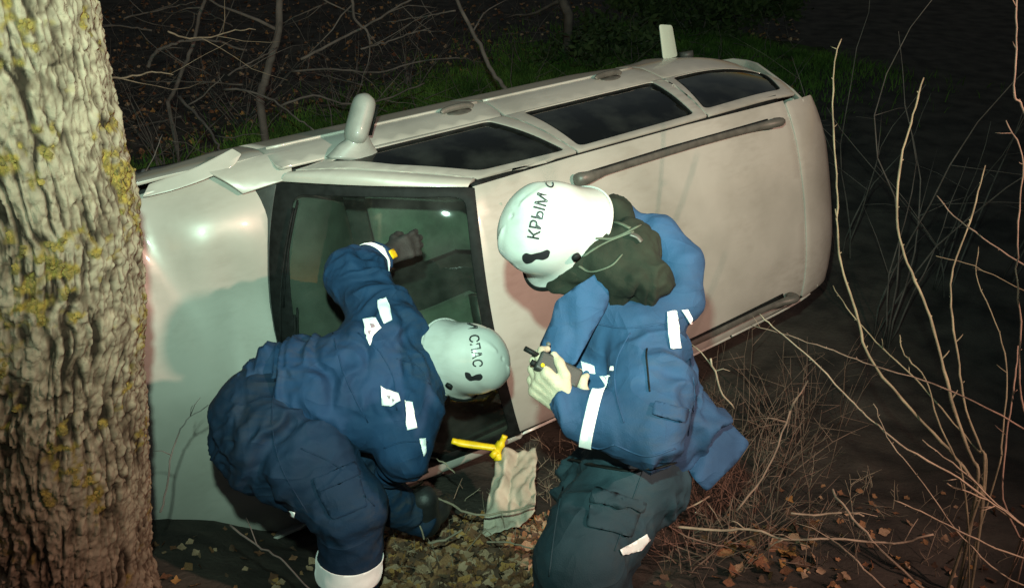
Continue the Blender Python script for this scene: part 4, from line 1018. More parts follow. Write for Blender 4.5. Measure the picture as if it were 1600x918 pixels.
lettering('lettering', 'СПАС', [(860, 296), (870, 286), (884, 280), (900, 277)], 14, ['hA'], M_ink, hA, ORG_A)
for poly in (rpoly([(816, 398), (822, 394), (830, 397), (836, 395), (846, 393), (855, 389), (860, 392), (857, 402), (848, 406), (838, 404), (831, 410), (822, 412), (816, 406)], 3, 2),):
    patch('emblem', poly, ['hA'], M_ink, hA, ORG_A, .0016, 2.0, 0)

# the dark device in his hands
dv = MB(); cdv = V(872, 578, 2.46); ax_ = (V(905, 596, 2.46) - V(840, 563, 2.45)).normalized(); nz_ = cdir(-.2, .5, .8); rot = Matrix((ax_, nz_.cross(ax_).normalized(), nz_)).transposed()
rot.col[2] = ax_.cross(rot.col[1]).normalized()
dvo = empty('radio', cdv); tag(dvo, 'black handheld radio with a small yellow light in the beige glove', 'radio')
b1 = MB(); b1.box((0, 0, 0), (.135, .060, .034), rot); bev(b1.build('case', M_plastic, dvo, smooth=False), .008, 3)
b1 = MB(); b1.tube([rot @ Vector((-.067, .012, 0)), rot @ Vector((-.115, .012, .004))], (.008), 8); b1.build('aerial', M_black, dvo)
b1 = MB(); b1.tube([rot @ Vector((-.05, -.015, .017)), rot @ Vector((-.05, -.015, .021))], .006, 8); b1.build('light', M_yellow, dvo)
b1 = MB(); b1.tube([rot @ Vector((-.067, -.015, 0)), rot @ Vector((-.082, -.015, 0))], .009, 10); b1.build('knob', M_black, dvo)

# yellow hammer on the lower corner of the windshield
hc = V(752, 694, 4.02); hm = empty('hammer', hc); tag(hm, 'yellow plastic T-shaped escape hammer lying at the lower corner of the windshield', 'hammer')
b1 = MB(); pts = [V(706, 688, 4.02) - hc, V(722, 692, 4.02) - hc, V(750, 696, 4.02) - hc, V(778, 700, 4.02) - hc]; b1.tube(spline(pts, 4), [(.017, .014)] * 3 + [(.021, .016)] * 5 + [(.019, .015)] * 5, 8); b1.build('handle', M_yellow, hm)
b1 = MB(); pts = [V(789, 680, 4.00) - hc, V(783, 692, 4.01) - hc, V(778, 700, 4.02) - hc, V(776, 709, 4.02) - hc, V(778, 718, 4.02) - hc]; b1.tube(spline(pts, 4), [(.013, .015)] * 4 + [(.024, .02)] * 8 + [(.028, .02)] * 3 + [(.030, .018)] * 2, 8); b1.build('head', M_yellow, hm)
b1 = MB(); pts = [V(768, 713, 4.00) - hc, V(776, 704, 4.0) - hc]; b1.tube(pts, .016, 8); b1.build('hook', M_yellow, hm)

# ================================================================== SHRUBS, TWIGS, GRASS AND LEAVES
M_twig = mat('pale_twig_bark', (.27, .215, .155), .8, var=.3, vscale=14, vdetail=6, bump=.3, bscale=90)
M_twigg = mat('greenish_twig_bark', (.21, .18, .115), .8, var=.3, vscale=12, vdetail=6, bump=.3, bscale=90)
M_twigr = mat('reddish_twig_bark', (.17, .115, .085), .8, var=.3, vscale=14, bump=.3, bscale=90)
M_twigd = mat('grey_twig_bark', (.095, .085, .078), .85, var=.3, vscale=8, bump=.3, bscale=60)
def stem_pts(px, dep, n=5, wob=.006, seed=0):
    k = len(px); ds = dep if hasattr(dep, '__len__') else (dep, dep)
    P = [np.array(pw(x, y, ds[0] + (ds[1] - ds[0]) * i / max(1, k - 1))) for i, (x, y) in enumerate(px)]
    S = np.array(spline(P, n)); r = np.random.RandomState(seed + 11)
    return S + wob * (np.cumsum(r.randn(*S.shape), 0) * .25 + r.randn(*S.shape) * .25)
def stem(px, dep, r0, r1, m, parent, org, seed=0, to_ground=None, buds=True, name='stem', wob=.0045):
    """a bare shoot traced tip to foot; r0 tip radius, r1 foot radius"""
    S = stem_pts(px, dep, seed=seed, wob=wob)
    if to_ground is not None:
        e = np.array([to_ground[0], to_ground[1], gz1(*to_ground) - .04]); ex = np.array(spline([S[-2], S[-1], S[-1] * .5 + e * .5 + np.array([0, 0, .05]), e], 4))
        S = np.concatenate([S[:-2], ex])
    n = len(S); rad = [.62 * (r0 + (r1 - r0) * i / (n - 1)) for i in range(n)]
    r = random.Random(seed); rad = [x * r.uniform(.82, 1.2) for x in rad]
    b = MB(); b.tube([p - np.array(org) for p in S], rad, 6)
    if buds:
        for i in range(2, n - 2, 4):
            t = Vector(S[i + 1] - S[i - 1]).normalized(); o = t.orthogonal().normalized(); o.rotate(Matrix.Rotation(r.uniform(0, 6.28), 3, t)); p = Vector(S[i] - np.array(org))
            L = r.choice([.006, .008, .010, .014, .045]) ; d = (o * .8 - t * .6).normalized()
            b.tube([p, p + d * L * .6 + o * .002, p + d * L], [rad[i] * .7, rad[i] * .55, rad[i] * .3], 5)
    return b.build(name, m, parent)
def shrub(name, label, cat, foot, stems, m, r1=.007, group=None):
    """stems: list of (pixel path tip->foot, (depth tip, depth foot), tip radius, foot radius)"""
    org = Vector((foot[0], foot[1], gz1(*foot))); e = empty(name, org); tag(e, label, cat, group)
    for i, s in enumerate(stems):
        tg = (foot[0] + rng.uniform(-.05, .05), foot[1] + rng.uniform(-.05, .05)) if s[4] else None
        stem(s[0], s[1], s[2], s[3], s[5] if len(s) > 5 else m, e, org, seed=hash_(name) + i * 7, to_ground=tg)
    return e
def hash_(s): return sum(ord(c) * (i + 1) for i, c in enumerate(s))
G_sh = 'leafless shrubs at the right of the car'
shrub('bare_shrub', 'leafless shrub of tall greenish upright shoots just behind the rear end of the car', 'shrub', tuple(pw(1545, 800, 3.05)[:2]), [
    ([(1443, 122), (1428, 180), (1409, 250), (1404, 340), (1420, 410), (1450, 480), (1472, 560), (1492, 640), (1528, 740)], (3.30, 3.05), .0055, .0105, True),
    ([(1315, 60), (1303, 110), (1301, 200), (1308, 290), (1308, 370), (1318, 430), (1340, 500), (1355, 560), (1420, 640), (1480, 705), (1530, 770)], (3.55, 3.05), .0045, .010, True),
    ([(1540, 258), (1520, 330), (1490, 420), (1487, 480), (1500, 570), (1510, 640), (1540, 720)], (3.25, 3.05), .004, .0085, True),
    ([(1302, 446), (1330, 490), (1380, 545), (1430, 592), (1480, 650), (1540, 720)], (3.40, 3.05), .003, .007, True),
    ([(1405, 522), (1412, 552), (1445, 590), (1462, 650), (1500, 730)], (3.2, 3.02), .0035, .007, True),
    ([(1530, 385), (1528, 440), (1560, 520), (1572, 600), (1560, 720)], (3.5, 3.1), .003, .006, True),
    ([(1462, 400), (1520, 415), (1600, 455)], (3.4, 3.4), .002, .003, False)], M_twigg, group=G_sh)
shrub('bare_shrub', 'leafless shrub of long straw-coloured shoots slanting in from the lower right corner', 'shrub', tuple(pw(1760, 900, 2.45)[:2]), [
    ([(1187, 490), (1215, 515), (1270, 560), (1330, 620), (1365, 655), (1420, 700), (1500, 745), (1570, 800), (1640, 845)], (2.75, 2.35), .0028, .0068, True),
    ([(1172, 508), (1220, 522), (1290, 545), (1350, 566), (1440, 592), (1520, 627), (1630, 690)], (2.80, 2.4), .0022, .005, True, M_twigr),
    ([(1440, 685), (1500, 732), (1560, 790), (1640, 850)], (2.5, 2.35), .0028, .006, True),
    ([(1397, 780), (1450, 805), (1500, 830), (1570, 862), (1660, 890)], (2.4, 2.3), .003, .005, True),
    ([(1364, 628), (1385, 680), (1430, 740), (1490, 820), (1560, 890), (1640, 930)], (2.55, 2.35), .0022, .005, True),
    ([(1465, 305), (1500, 345), (1560, 390), (1640, 445), (1720, 560)], (2.7, 2.5), .0028, .005, True, M_twigr),
    ([(1478, 755), (1540, 780), (1600, 822), (1650, 850)], (2.3, 2.3), .003, .005, True)], M_twig, group=G_sh)
shrub('bare_shrub', 'leafless shrub with kinked pinkish shoots running up the right edge', 'shrub', tuple(pw(1640, 760, 2.6)[:2]), [
    ([(1600, 165), (1586, 145), (1590, 60), (1588, -20)][::-1] + [(1625, 260), (1630, 500), (1640, 690)], (2.35, 2.5), .0035, .007, True, M_twigr),
    ([(1572, 188), (1598, 245), (1592, 330), (1588, 420), (1592, 500), (1594, 620), (1625, 720)], (2.5, 2.55), .003, .006, True, M_twigr),
    ([(1592, 540), (1584, 600), (1574, 680), (1568, 780), (1600, 850)], (2.6, 2.5), .0035, .006, True)], M_twigr, group=G_sh)
# dim shrubs in the dark beyond the car
def wild(name, label, foot, n, hgt, lean, m, r, seed, group, branch=2, cat='shrub'):
    rr = random.Random(seed); org = Vector((foot[0], foot[1], gz1(*foot) - .03)); e = empty(name, org); tag(e, label, cat, group)
    for k in range(n):
        a = rr.uniform(0, 6.28); L = hgt * rr.uniform(.55, 1.1); ln = rr.uniform(.1, .55) * lean; p = np.array([rr.uniform(-.08, .08), rr.uniform(-.08, .08), 0.]); d = np.array([math.cos(a) * ln, math.sin(a) * ln, 1.0]); d /= np.linalg.norm(d)
        pts = [p]; st = L / 9
        for i in range(9):
            d = d + np.array([rr.gauss(0, .13), rr.gauss(0, .13), rr.gauss(.02, .07)]); d /= np.linalg.norm(d); p = p + d * st; pts.append(p)
        b = MB(); rad = [r * (1 - .78 * i / 9) for i in range(10)]; b.tube(pts, rad, 5)
        for j in range(branch):
            i = rr.randint(3, 8); q = pts[i]; dd = np.array([rr.gauss(0, 1), rr.gauss(0, 1), rr.gauss(.3, .4)]); dd /= np.linalg.norm(dd); bl = L * rr.uniform(.15, .4)
            b.tube([q, q + dd * bl * .5 + np.array([0, 0, .02]), q + dd * bl], [rad[i] * .6, rad[i] * .45, rad[i] * .2], 4)
        b.build('stem', m, e)
for i, (px, py, d, n, hh, lab) in enumerate([(1395, 470, 6.0, 6, 2.6, 'dim clump of upright bare stems in the dark right behind the tailgate'), (1330, 330, 7.2, 4, 2.6, 'dim bare sapling clump farther back, above the tailgate corner'), (1480, 420, 6.8, 4, 2.8, 'dim clump of bare stems in the dark at right, between the tall greenish shoots'), (1575, 420, 7.0, 3, 2.4, 'dim clump of bare stems in the dark at the far right edge')]):
    f = pw(px, py, d); wild('bare_shrub', lab, (f[0], f[1]), n, hh, .5, M_twigd, .008, 40 + i, 'dim leafless shrubs in the darkness')

# saplings and branches across the field behind the car
def sapling(label, px, deps, r0, r1, seed, nb=5, group='bare saplings behind the car', foot=None):
    S = stem_pts(px, deps, seed=seed, wob=.02); fx, fy = S[-1][0], S[-1][1]; org = Vector((fx, fy, gz1(fx, fy))); e = empty('bare_sapling', org); tag(e, label, 'sapling', group)
    S = np.concatenate([S, [[fx, fy, gz1(fx, fy) - .05]]]) if S[-1][2] > gz1(fx, fy) else S
    n = len(S); rad = [r0 + (r1 - r0) * i / (n - 1) for i in range(n)]
    b = MB(); b.tube([s - np.array(org) for s in S], rad, 8); b.build('trunk', M_twigd, e)
    rr = random.Random(seed)
    for k in range(nb):
        i = rr.randint(0, n // 2); q = S[i] - np.array(org); a = rr.uniform(0, 6.28); L = rr.uniform(.5, 1.3); pts = [q]; d = np.array([math.cos(a), math.sin(a) * .5, rr.uniform(-.1, .7)])
        for j in range(6): d = d + np.array([rr.gauss(0, .2), rr.gauss(0, .2), rr.gauss(0, .15)]); d /= np.linalg.norm(d); pts.append(pts[-1] + d * L / 6)
        b = MB(); b.tube(pts, [rad[i] * .55 * (1 - .75 * j / 6) for j in range(7)], 5); b.build('branch', M_twigd, e)
sapling('grey bare sapling standing behind the crumpled front of the car', [(438, -60), (437, 0), (433, 60), (422, 110), (412, 155)], (8.2, 8.6), .030, .042, 3)
sapling('thin dark sapling leaning to the left behind the front door', [(700, -40), (715, 0), (745, 60), (770, 110), (792, 145)], (8.0, 8.0), .016, .022, 5, 3)
sapling('small pale tree stem at the top of the picture above the car', [(872, -40), (880, 0), (887, 22)], (13.0, 13.2), .06, .075, 8, 4)
sapling('slanting dark sapling in the upper left between the trunk and the grey sapling', [(335, -50), (318, 0), (300, 60), (287, 100), (262, 160)], (8.8, 8.9), .016, .022, 12, 5)
def branchy(label, px, dep, r0, r1, seed, m=M_twigd, subs=4, group='fallen branches behind the car'):
    S = stem_pts(px, dep, seed=seed, wob=.014); org = Vector(S[len(S) // 2]); e = empty('fallen_branch', org); tag(e, label, 'branch', group)
    n = len(S); rad = [.72 * (r1 + (r0 - r1) * i / (n - 1)) for i in range(n)]; b = MB(); b.tube([s - np.array(org) for s in S], rad, 6); b.build('limb', m, e)
    rr = random.Random(seed)
    for k in range(subs):
        i = rr.randint(2, n - 2); q = S[i] - np.array(org); t = (S[i + 1] - S[i - 1]); t = t / np.linalg.norm(t); d = t * .7 + np.array([rr.gauss(0, .5), rr.gauss(0, .3), rr.gauss(0, .45)]); d /= np.linalg.norm(d); L = rr.uniform(.25, .8); pts = [q]
        for j in range(5): d = d + np.array([rr.gauss(0, .18), rr.gauss(0, .1), rr.gauss(0, .18)]); d /= np.linalg.norm(d); pts.append(pts[-1] + d * L / 5)
        b = MB(); b.tube(pts, [rad[i] * .6 * (1 - .7 * j / 5) for j in range(6)], 5); b.build('twig', m, e)
branchy('pale broken twig lying nearest the big trunk, level and forked', [(160, 124), (195, 123), (235, 118), (272, 121)], (6.0, 6.3), .006, .012, 21, M_twig, 2)
branchy('pale forked twig high in the upper left tangle', [(262, 48), (290, 58), (330, 56), (362, 47), (400, 44)], (6.8, 7.0), .006, .011, 23, M_twig, 3)
branchy('arched grey branch curving down in the upper left', [(230, 105), (238, 85), (265, 70), (300, 62), (350, 66), (390, 80)], (8.2, 8.4), .014, .026, 25, M_twigd, 4)
branchy('long grey branch slanting down towards the crumpled bonnet', [(275, 150), (300, 175), (320, 200), (338, 225), (350, 250)], (7.4, 6.6), .012, .02, 27, M_twigd, 3)
branchy('long thin branch slanting across above the door mirror', [(470, 92), (520, 65), (570, 42), (625, 10), (660, -10)], (8.0, 8.4), .012, .02, 29, M_twigd, 4)
branchy('crooked grey branch at the top, left of the dark leaning sapling', [(548, -10), (552, 28), (572, 45), (578, 65)], (8.0, 8.0), .014, .022, 31, M_twigd, 3)
branchy('low grey branch lying along the edge of the grass', [(440, 165), (490, 148), (545, 160), (600, 152), (660, 128)], (8.6, 9.0), .010, .018, 33, M_twigd, 4)
branchy('thin branch lying level across the leaf litter', [(455, 112), (520, 108), (590, 112), (650, 96), (720, 90)], (9.4, 9.6), .010, .018, 35, M_twigd, 4)
branchy('thin branch arching out of the grass, left of the mirror', [(350, 140), (385, 142), (430, 158), (465, 185), (490, 205)], (7.8, 7.4), .009, .016, 37, M_twigd, 2)
for i in range(10):
    x = [185, 250, 215, 330, 395, 300, 470, 510, 620, 660][i]; y = [40, 15, 195, 20, 95, 130, 20, 120, 60, 25][i]; d = 8.0 + (i % 4) * .8; L = 90 + 20 * (i % 3); a = [.3, 2.6, -.5, .9, 2.2, .1, -.7, .5, 2.4, -.3][i]
    lab = ['dim grey twig beside the trunk at the top left', 'dim grey twig just under the top edge, left of the slanting sapling', 'dim grey twig low by the trunk above the grass', 'dim grey twig crossing the slanting sapling', 'dim grey twig against the foot of the grey sapling', 'dim grey twig level under the arched branch', 'dim grey twig just right of the grey sapling', 'dim grey twig over the leaf litter beyond the mirror', 'dim grey twig left of the dark leaning sapling', 'dim grey twig at the top beside the dark leaning sapling'][i]
    branchy(lab, [(x - L * math.cos(a) * k, y - 45 * math.sin(a) * k) for k in (-.6, -.2, .2, .6)], (d, d + .3), .007, .013, 50 + i, M_twigd, 4)
b_ = pw(430, 130, 8.6)
for i, (px, py, d, lab) in enumerate([(240, 150, 8.6, 'dim tangle of bare shoots behind the big trunk'), (355, 60, 10.0, 'dim tangle of bare shoots left of the grey sapling'), (520, 60, 10.5, 'dim tangle of bare shoots right of the grey sapling'), (640, 40, 11.5, 'dim tangle of bare shoots left of the dark leaning sapling')]):
    f = pw(px, py, d); wild('bare_shrub', lab, (f[0], f[1]), 9, 1.3, 1.6, M_twigd, .009, 80 + i, 'dim leafless shrubs in the darkness', 4)

# dry weed thicket under and beside the rear of the car
def on_ground_ray(px, py):
    d = Vector(C2W @ np.array([(px - 800) / FPX, (py - 459) / FPX, 1.0])); h = GBVH.ray_cast(Vector(CAM), d.normalized())
    return np.array(h[0])
tk = MB(); rr = random.Random(3)
def add_stalks(n, xr, yr, hr, r, tilt, mb):
    for k in range(n):
        p = on_ground_ray(rr.uniform(*xr), rr.uniform(*yr)); a = rr.uniform(0, 6.28); L = rr.uniform(*hr); d = np.array([math.cos(a) * tilt * rr.random(), math.sin(a) * tilt * rr.random(), 1.]); d /= np.linalg.norm(d); q = p.copy(); pts = [q - np.array([0, 0, .03])]
        for j in range(5): d = d + np.array([rr.gauss(0, .12), rr.gauss(0, .12), rr.gauss(-.02, .06)]); d /= np.linalg.norm(d); q = q + d * L / 5; pts.append(q)
        r_ = r * rr.uniform(.6, 1.3); mb.tube(pts, [r_ * (1 - .13 * j) for j in range(6)], 4, cap=False)
        for j in (2, 3, 4):
            if rr.random() < .7:
                e = np.array([rr.gauss(0, 1), rr.gauss(0, 1), rr.gauss(.5, .5)]); e /= np.linalg.norm(e); mb.tube([pts[j], pts[j] + e * L * rr.uniform(.12, .35)], [r_ * .6, r_ * .3], 4, cap=False)
add_stalks(130, (1080, 1270), (650, 850), (.15, .60), .0034, 1.0, tk)
add_stalks(110, (1030, 1210), (780, 900), (.12, .45), .0032, 1.6, tk)
add_stalks(22, (1100, 1330), (600, 760), (.4, .8), .003, .6, tk)
tag(tk.build('dry_weed_thicket', M_twigr), 'tangle of reddish dry stalks under the rear of the car', 'thicket', kind='stuff')
tk2 = MB(); add_stalks(70, (820, 930), (700, 790), (.06, .22), .002, 1.6, tk2); add_stalks(50, (1240, 1560), (760, 900), (.08, .3), .0022, 1.3, tk2); add_stalks(40, (600, 840), (780, 900), (.05, .16), .002, 2.0, tk2)
tag(tk2.build('dry_grass', M_twig), 'sparse dry stalks in the leaf litter', 'dry grass', kind='stuff')

# sticks on the ground
def stick(label, px, deps, r0, r1, m, seed, nb=2):
    S = stem_pts(px, deps, seed=seed, wob=.006); org = Vector(S[len(S) // 2]); e = empty('stick', org); tag(e, label, 'stick', 'sticks lying round the car')
    n = len(S); b = MB(); rad = [r0 + (r1 - r0) * i / (n - 1) for i in range(n)]; b.tube([s - np.array(org) for s in S], rad, 6); b.build('stem', m, e); r = random.Random(seed)
    for k in range(nb):
        i = r.randint(1, n - 2); q = S[i] - np.array(org); d = np.array([r.gauss(0, 1), r.gauss(0, .4), r.gauss(.2, .6)]); d /= np.linalg.norm(d); L = r.uniform(.05, .13)
        b = MB(); b.tube([q, q + d * L * .5 + np.array([0, 0, .01]), q + d * L], [rad[i] * .7, rad[i] * .5, rad[i] * .25], 5); b.build('side_twig', m, e)
stick('pale stick under the lower windshield corner pointing down to the airbag', [(650, 768), (690, 780), (730, 797), (775, 800), (838, 788)], (3.62, 3.60), .006, .004, M_twig, 1)
stick('broken stick wedged under the bent man, level with his knee', [(598, 752), (630, 748), (668, 738)], (3.6, 3.6), .007, .005, M_twigg, 2)
stick('thick pale stick beside the bent man below the windshield', [(600, 790), (625, 772), (662, 752)], (3.5, 3.55), .011, .006, M_twigg, 3)
stick('short upright twig leaning in front of the dark boot', [(664, 842), (652, 805), (640, 770)], (3.42, 3.5), .004, .003, M_twig, 4)
stick('short pale twig lying below the dark boot', [(668, 846), (695, 840), (724, 826)], (3.4, 3.42), .006, .004, M_twig, 5, 0)
stick('long thin twig lying in front of the airbag', [(760, 846), (800, 850), (836, 858)], (3.4, 3.4), .004, .003, M_twig, 6)
stick('thin leaning twig against the yellow hammer handle', [(666, 714), (690, 722), (706, 738)], (3.7, 3.7), .004, .003, M_twig, 7, 0)
stick('long crooked twig lying behind the leaning man, level, over the leaves', [(1050, 822), (1130, 826), (1180, 828), (1225, 843), (1300, 843), (1400, 850), (1462, 836)], (3.0, 2.8), .005, .0035, M_twig, 8, 4)
stick('pale twig with a frayed tip pointing up at the lower right', [(1300, 765), (1342, 820), (1400, 880), (1452, 925)], (2.75, 2.5), .004, .005, M_twig, 9, 1)
stick('thin twig in the bottom right, left of the frayed one', [(1290, 835), (1330, 868), (1390, 925)], (2.7, 2.5), .003, .004, M_twig, 10, 1)
stick('level twig over the dark soil at lower right', [(1236, 801), (1280, 802), (1330, 800), (1346, 803)], (3.0, 3.0), .004, .003, M_twig, 11, 1)
stick('curved thin twig leaning on the pale bonnet beside the big trunk', [(250, 800), (262, 740), (270, 690), (290, 655), (325, 632)], (3.0, 3.15), .004, .002, M_twigd, 12, 3)
stick('thin twig crossing the dark ground under the bonnet', [(360, 820), (400, 850), (440, 880), (480, 925)], (2.9, 2.7), .004, .003, M_twigd, 13, 1)
stick('dark twig leaning on the upper edge of the bonnet', [(203, 320), (215, 285), (240, 250), (256, 210)], (3.9, 4.3), .003, .002, M_twigd, 14, 0)
for i, (px, lab) in enumerate([([(1000, 830), (1060, 800), (1110, 770)], 'pale stalk sloping up from the leaning man\'s knee'), ([(1010, 800), (1070, 835), (1130, 850)], 'pale stalk sloping down from the leaning man\'s trousers'), ([(1110, 560), (1128, 610), (1150, 640)], 'short stalk hanging by the jacket under the roof edge'), ([(1150, 800), (1200, 730), (1235, 640), (1262, 590)], 'long leaning stalk rising to the tail end of the roof')]):
    stick(lab, px, (3.1, 3.2), .004, .003, M_twigr if i % 2 else M_twig, 30 + i, 2)

# grass verge behind the car
NB = 120000
gr_ = np.random.RandomState(9); a0 = pw(230, 232, 7.6)[:2]; a1 = pw(1150, 28, 14.4)[:2]
t = gr_.rand(NB) ** 1.25; off = gr_.randn(NB) * (.6 + .65 * t) ; ax = a1 - a0; nn = np.array([-ax[1], ax[0]]) / np.linalg.norm(ax)
px_ = a0[0] + ax[0] * t + nn[0] * off; py_ = a0[1] + ax[1] * t + nn[1] * off
dens = fbm(np.stack([px_ * 1.6, py_ * 1.6, 0 * px_], 1), 3) > -.45
px_, py_ = px_[dens], py_[dens]; n_ = len(px_); pz_ = gz(px_, py_) - .01
hgt = (.05 + .13 * gr_.rand(n_)) * (1.15 + .6 * fbm(np.stack([px_, py_, 0 * px_ + 4], 1) * 2)); ang = gr_.rand(n_) * 6.28; wd = .004 + .005 * gr_.rand(n_); ln = gr_.randn(n_, 2) * .45
p0 = np.stack([px_ - np.cos(ang) * wd, py_ - np.sin(ang) * wd, pz_], 1); p1 = np.stack([px_ + np.cos(ang) * wd, py_ + np.sin(ang) * wd, pz_], 1)
m0 = np.stack([px_ - np.cos(ang) * wd * .7 + ln[:, 0] * hgt * .35, py_ - np.sin(ang) * wd * .7 + ln[:, 1] * hgt * .35, pz_ + hgt * .6], 1); m1 = m0 + np.stack([np.cos(ang), np.sin(ang), 0 * ang], 1) * (wd * 1.4)[:, None]
tp = np.stack([px_ + ln[:, 0] * hgt, py_ + ln[:, 1] * hgt, pz_ + hgt], 1)
gv_ = np.stack([p0, p1, m1, m0, tp], 1).reshape(-1, 3); k_ = np.arange(n_) * 5
gf_ = [(a, a + 1, a + 2, a + 3) for a in k_.tolist()] + [(a + 3, a + 2, a + 4) for a in k_.tolist()]
M_grass = mat('verge_grass', (.10, .19, .035), .8, col2=(.030, .070, .014), vscale=2.5, vdetail=8, spec=.2)
tag(mesh_obj('grass', gv_, gf_, M_grass, smooth=False), 'strip of green grass along the field edge behind the car', 'grass', kind='stuff')

# mossy bank under the grass
mv = []; mf_ = []; NU, NV_ = 150, 14
for i in range(NU + 1):
    tt = i / NU * 1.1 - .05; c = a0 + ax * tt; wdt = .5 + .9 * tt + .35 * float(fbm(np.array([[tt * 14, 1., 2.]]), 3)[0]); wdt2 = .6 + .9 * tt + .35 * float(fbm(np.array([[tt * 14, 7., 2.]]), 3)[0])
    for j in range(NV_ + 1):
        q = c + nn * (-wdt2 + (wdt + wdt2) * j / NV_); e = min(j, NV_ - j) / 3; mv.append((q[0], q[1], 0))
mv = np.array(mv); mv[:, 2] = gz(mv[:, 0], mv[:, 1]) + .02 + .05 * fbm(np.stack([mv[:, 0] * 3, mv[:, 1] * 3, mv[:, 0] * 0], 1), 3)
for i in range(NU):
    for j in range(NV_): k = i * (NV_ + 1) + j; mf_.append((k, k + 1, k + NV_ + 2, k + NV_ + 1))
M_moss = mat('moss', (.060, .115, .022), .95, col2=(.030, .034, .016), vscale=3.0, vdetail=12, bump=1.0, bscale=25, spec=.1, contrast=(.42, .60))
tag(mesh_obj('moss', mv, mf_, M_moss), 'low green moss and clover along the field edge behind the car', 'moss', kind='stuff')

# leaf shapes
def leaf_mesh(seed, size):
    r = random.Random(seed); N = 11; out = [(0, -.5, 0)]
    prof_ = []
    for i in range(1, N):
        t = i / N; w = math.sin(math.pi * t ** .8) * (.36 + .12 * math.cos(9 * t + seed)) * r.uniform(.8, 1.15); prof_.append((t, w))
    vs = [Vector((0, -.5, 0)), Vector((0, .5, r.uniform(0, .15)))]; fs = []; L_ = []; R_ = []; M_ = []
    cu = r.uniform(.1, .5); tw = r.uniform(-.4, .4)
    for t, w in prof_:
        y = t - .5; z = cu * y * y
        M_.append(len(vs)); vs.append(Vector((0, y, z))); L_.append(len(vs)); vs.append(Vector((-w, y + .04, z + .25 * w + tw * y * w + r.uniform(-.03, .03)))); R_.append(len(vs)); vs.append(Vector((w, y + .04, z + .25 * w - tw * y * w + r.uniform(-.03, .03))))
    for i in range(len(M_) - 1): fs += [(M_[i], L_[i], L_[i + 1], M_[i + 1])[::-1], (M_[i], R_[i], R_[i + 1], M_[i + 1])]
    fs += [(0, M_[0], L_[0]), (0, R_[0], M_[0]), (1, L_[-1], M_[-1]), (1, M_[-1], R_[-1])]
    return [v * size for v in vs], fs
leafcols = [((.36, .20, .10), (.18, .09, .045)), ((.46, .32, .21), (.25, .16, .095)), ((.24, .115, .06), (.11, .05, .03)), ((.44, .25, .09), (.25, .12, .04)), ((.15, .09, .06), (.065, .038, .026))]
LM = []
for i, (c1, c2) in enumerate(leafcols):
    m = mat('dead_leaf', c1, .8, col2=c2, vscale=18, vdetail=6, bump=.4, bscale=60, spec=.2); lv, lf = leaf_mesh(i, 1.0)
    me = bpy.data.meshes.new('leaf'); me.from_pydata([tuple(v) for v in lv], [], lf); me.materials.append(m); me.polygons.foreach_set('use_smooth', [True] * len(me.polygons)); LM.append((me, lv, lf, m))
def leaf_rot(r): return Matrix.Rotation(r.uniform(0, 6.28), 3, 'Z') @ Matrix.Rotation(r.gauss(0, .6), 3, 'X') @ Matrix.Rotation(r.gauss(0, .6), 3, 'Y')
lr = random.Random(12); nleaf = 0
def scatter(n, xr, yr, sz, objs, mbs):
    global nleaf
    for k in range(n):
        p = on_ground_ray(lr.uniform(*xr), lr.uniform(*yr)); i = lr.choices(range(5), (3, 3, 3, 1.2, 4))[0]; s = lr.uniform(*sz); M3 = leaf_rot(lr); p = p + np.array([0, 0, s * .16])
        if objs and nleaf < 290:
            o = bpy.data.objects.new('leaf', LM[i][0]); o.matrix_world = Matrix.Translation(Vector(p)) @ (M3 * s).to_4x4(); link(o, ground); nleaf += 1
        else: mbs[i].add([M3 @ (v * s) + Vector(p) for v in LM[i][1]], LM[i][2])
lmb = [MB() for _ in range(5)]
scatter(150, (590, 850), (845, 935), (.035, .085), True, lmb)
scatter(45, (1130, 1270), (825, 900), (.05, .10), True, lmb)
scatter(36, (1000, 1560), (800, 920), (.03, .06), True, lmb)
scatter(10, (230, 500), (840, 920), (.03, .06), True, lmb)
scatter(1500, (560, 870), (805, 945), (.02, .065), False, lmb)
scatter(120, (1000, 1600), (760, 930), (.02, .05), False, lmb)
scatter(40, (215, 520), (820, 930), (.02, .05), False, lmb)
scatter(3400, (150, 1250), (0, 250), (.04, .10), False, lmb)
for i in range(5): tag(lmb[i].build('leaf_litter', LM[i][3], ground), kind='stuff')
sl_ = MB()
ug = MB(); ur = random.Random(77)
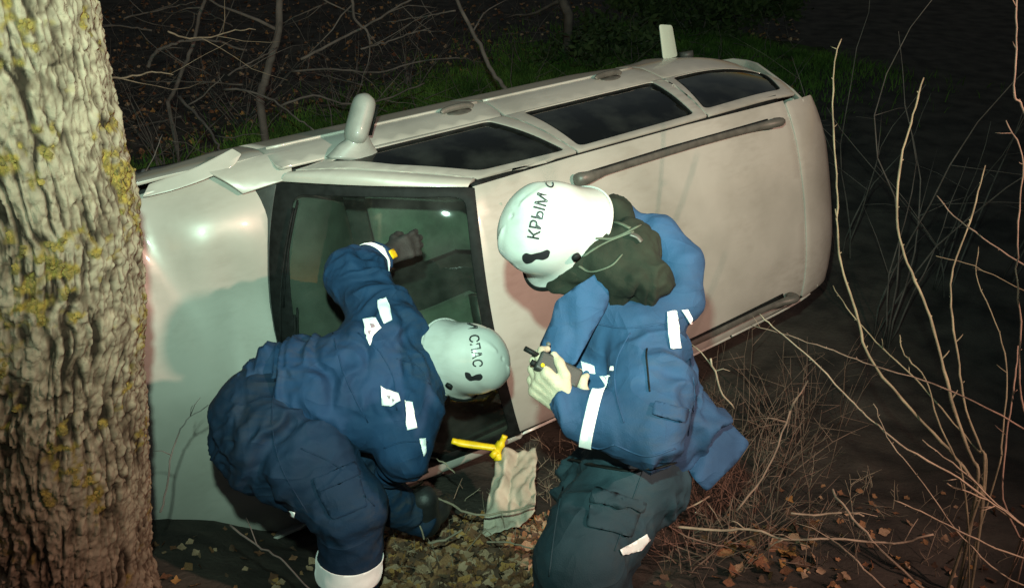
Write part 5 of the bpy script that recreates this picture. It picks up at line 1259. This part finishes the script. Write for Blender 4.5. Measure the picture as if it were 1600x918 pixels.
for k in range(900):
    p = on_ground_ray(ur.uniform(140, 1250), ur.uniform(-20, 235)); dist = p[1]; a = ur.uniform(0, 6.28); el = ur.uniform(-.1, 1.2); L = ur.uniform(.25, 1.0); d = np.array([math.cos(a) * math.cos(el), math.sin(a) * math.cos(el), math.sin(el)]); q = p + np.array([0, 0, ur.uniform(0, .25)]); pts = [q]
    for j in range(5): d = d + np.array([ur.gauss(0, .2), ur.gauss(0, .2), ur.gauss(-.03, .15)]); d /= np.linalg.norm(d); q = q + d * L / 5; pts.append(q)
    r_ = ur.uniform(.003, .0065); ug.tube(pts, [r_ * (1 - .14 * j) for j in range(6)], 4, cap=False)
tag(ug.build('undergrowth', M_twigd), 'dim tangle of fine bare twigs over the leaf litter behind the car', 'undergrowth', kind='stuff')
# dark leafy bush at the top, behind the raised flap
def bush(label, px, py, d, w, hgt, n, seed, m):
    f = pw(px, py, d); org = Vector((f[0], f[1], gz1(f[0], f[1]))); e = empty('leafy_bush', org); tag(e, label, 'bush'); r = np.random.RandomState(seed)
    c = r.randn(26, 3) * np.array([w * .42, w * .35, hgt * .24]) + np.array([0, 0, hgt * .5]); i = r.randint(0, 26, n); p = c[i] + r.randn(n, 3) * .13; p[:, 2] = np.abs(p[:, 2])
    a = r.randn(n, 3); a /= np.linalg.norm(a, axis=1)[:, None]; b = np.cross(a, r.randn(n, 3)); b /= np.linalg.norm(b, axis=1)[:, None]; s = (.025 + .03 * r.rand(n))[:, None]
    v = np.stack([p - a * s * 1.6, p + b * s * .7, p + a * s * 1.6, p - b * s * .7], 1).reshape(-1, 3); k = np.arange(n) * 4
    tag(mesh_obj('foliage', v, np.stack([k, k + 1, k + 2, k + 3], 1).tolist(), m, e, smooth=False), kind='stuff')
    st = MB()
    for j in range(7): q = c[j]; st.tube([(0, 0, -.05), tuple(q * np.array([.4, .4, .5])), tuple(q)], [.022, .014, .006], 5)
    st.build('stem', M_twigd, e)
M_leafg = mat('bush_leaf', (.045, .075, .022), .7, col2=(.018, .032, .010), vscale=4, spec=.3)
bush('dark green leafy bush at the top behind the open fuel flap', 1095, 30, 14.5, 1.5, 1.1, 5200, 4, M_leafg)
bush('low dark weedy bush at the field edge, left of the fuel flap', 950, 62, 13.0, 1.1, .55, 2200, 6, M_leafg)
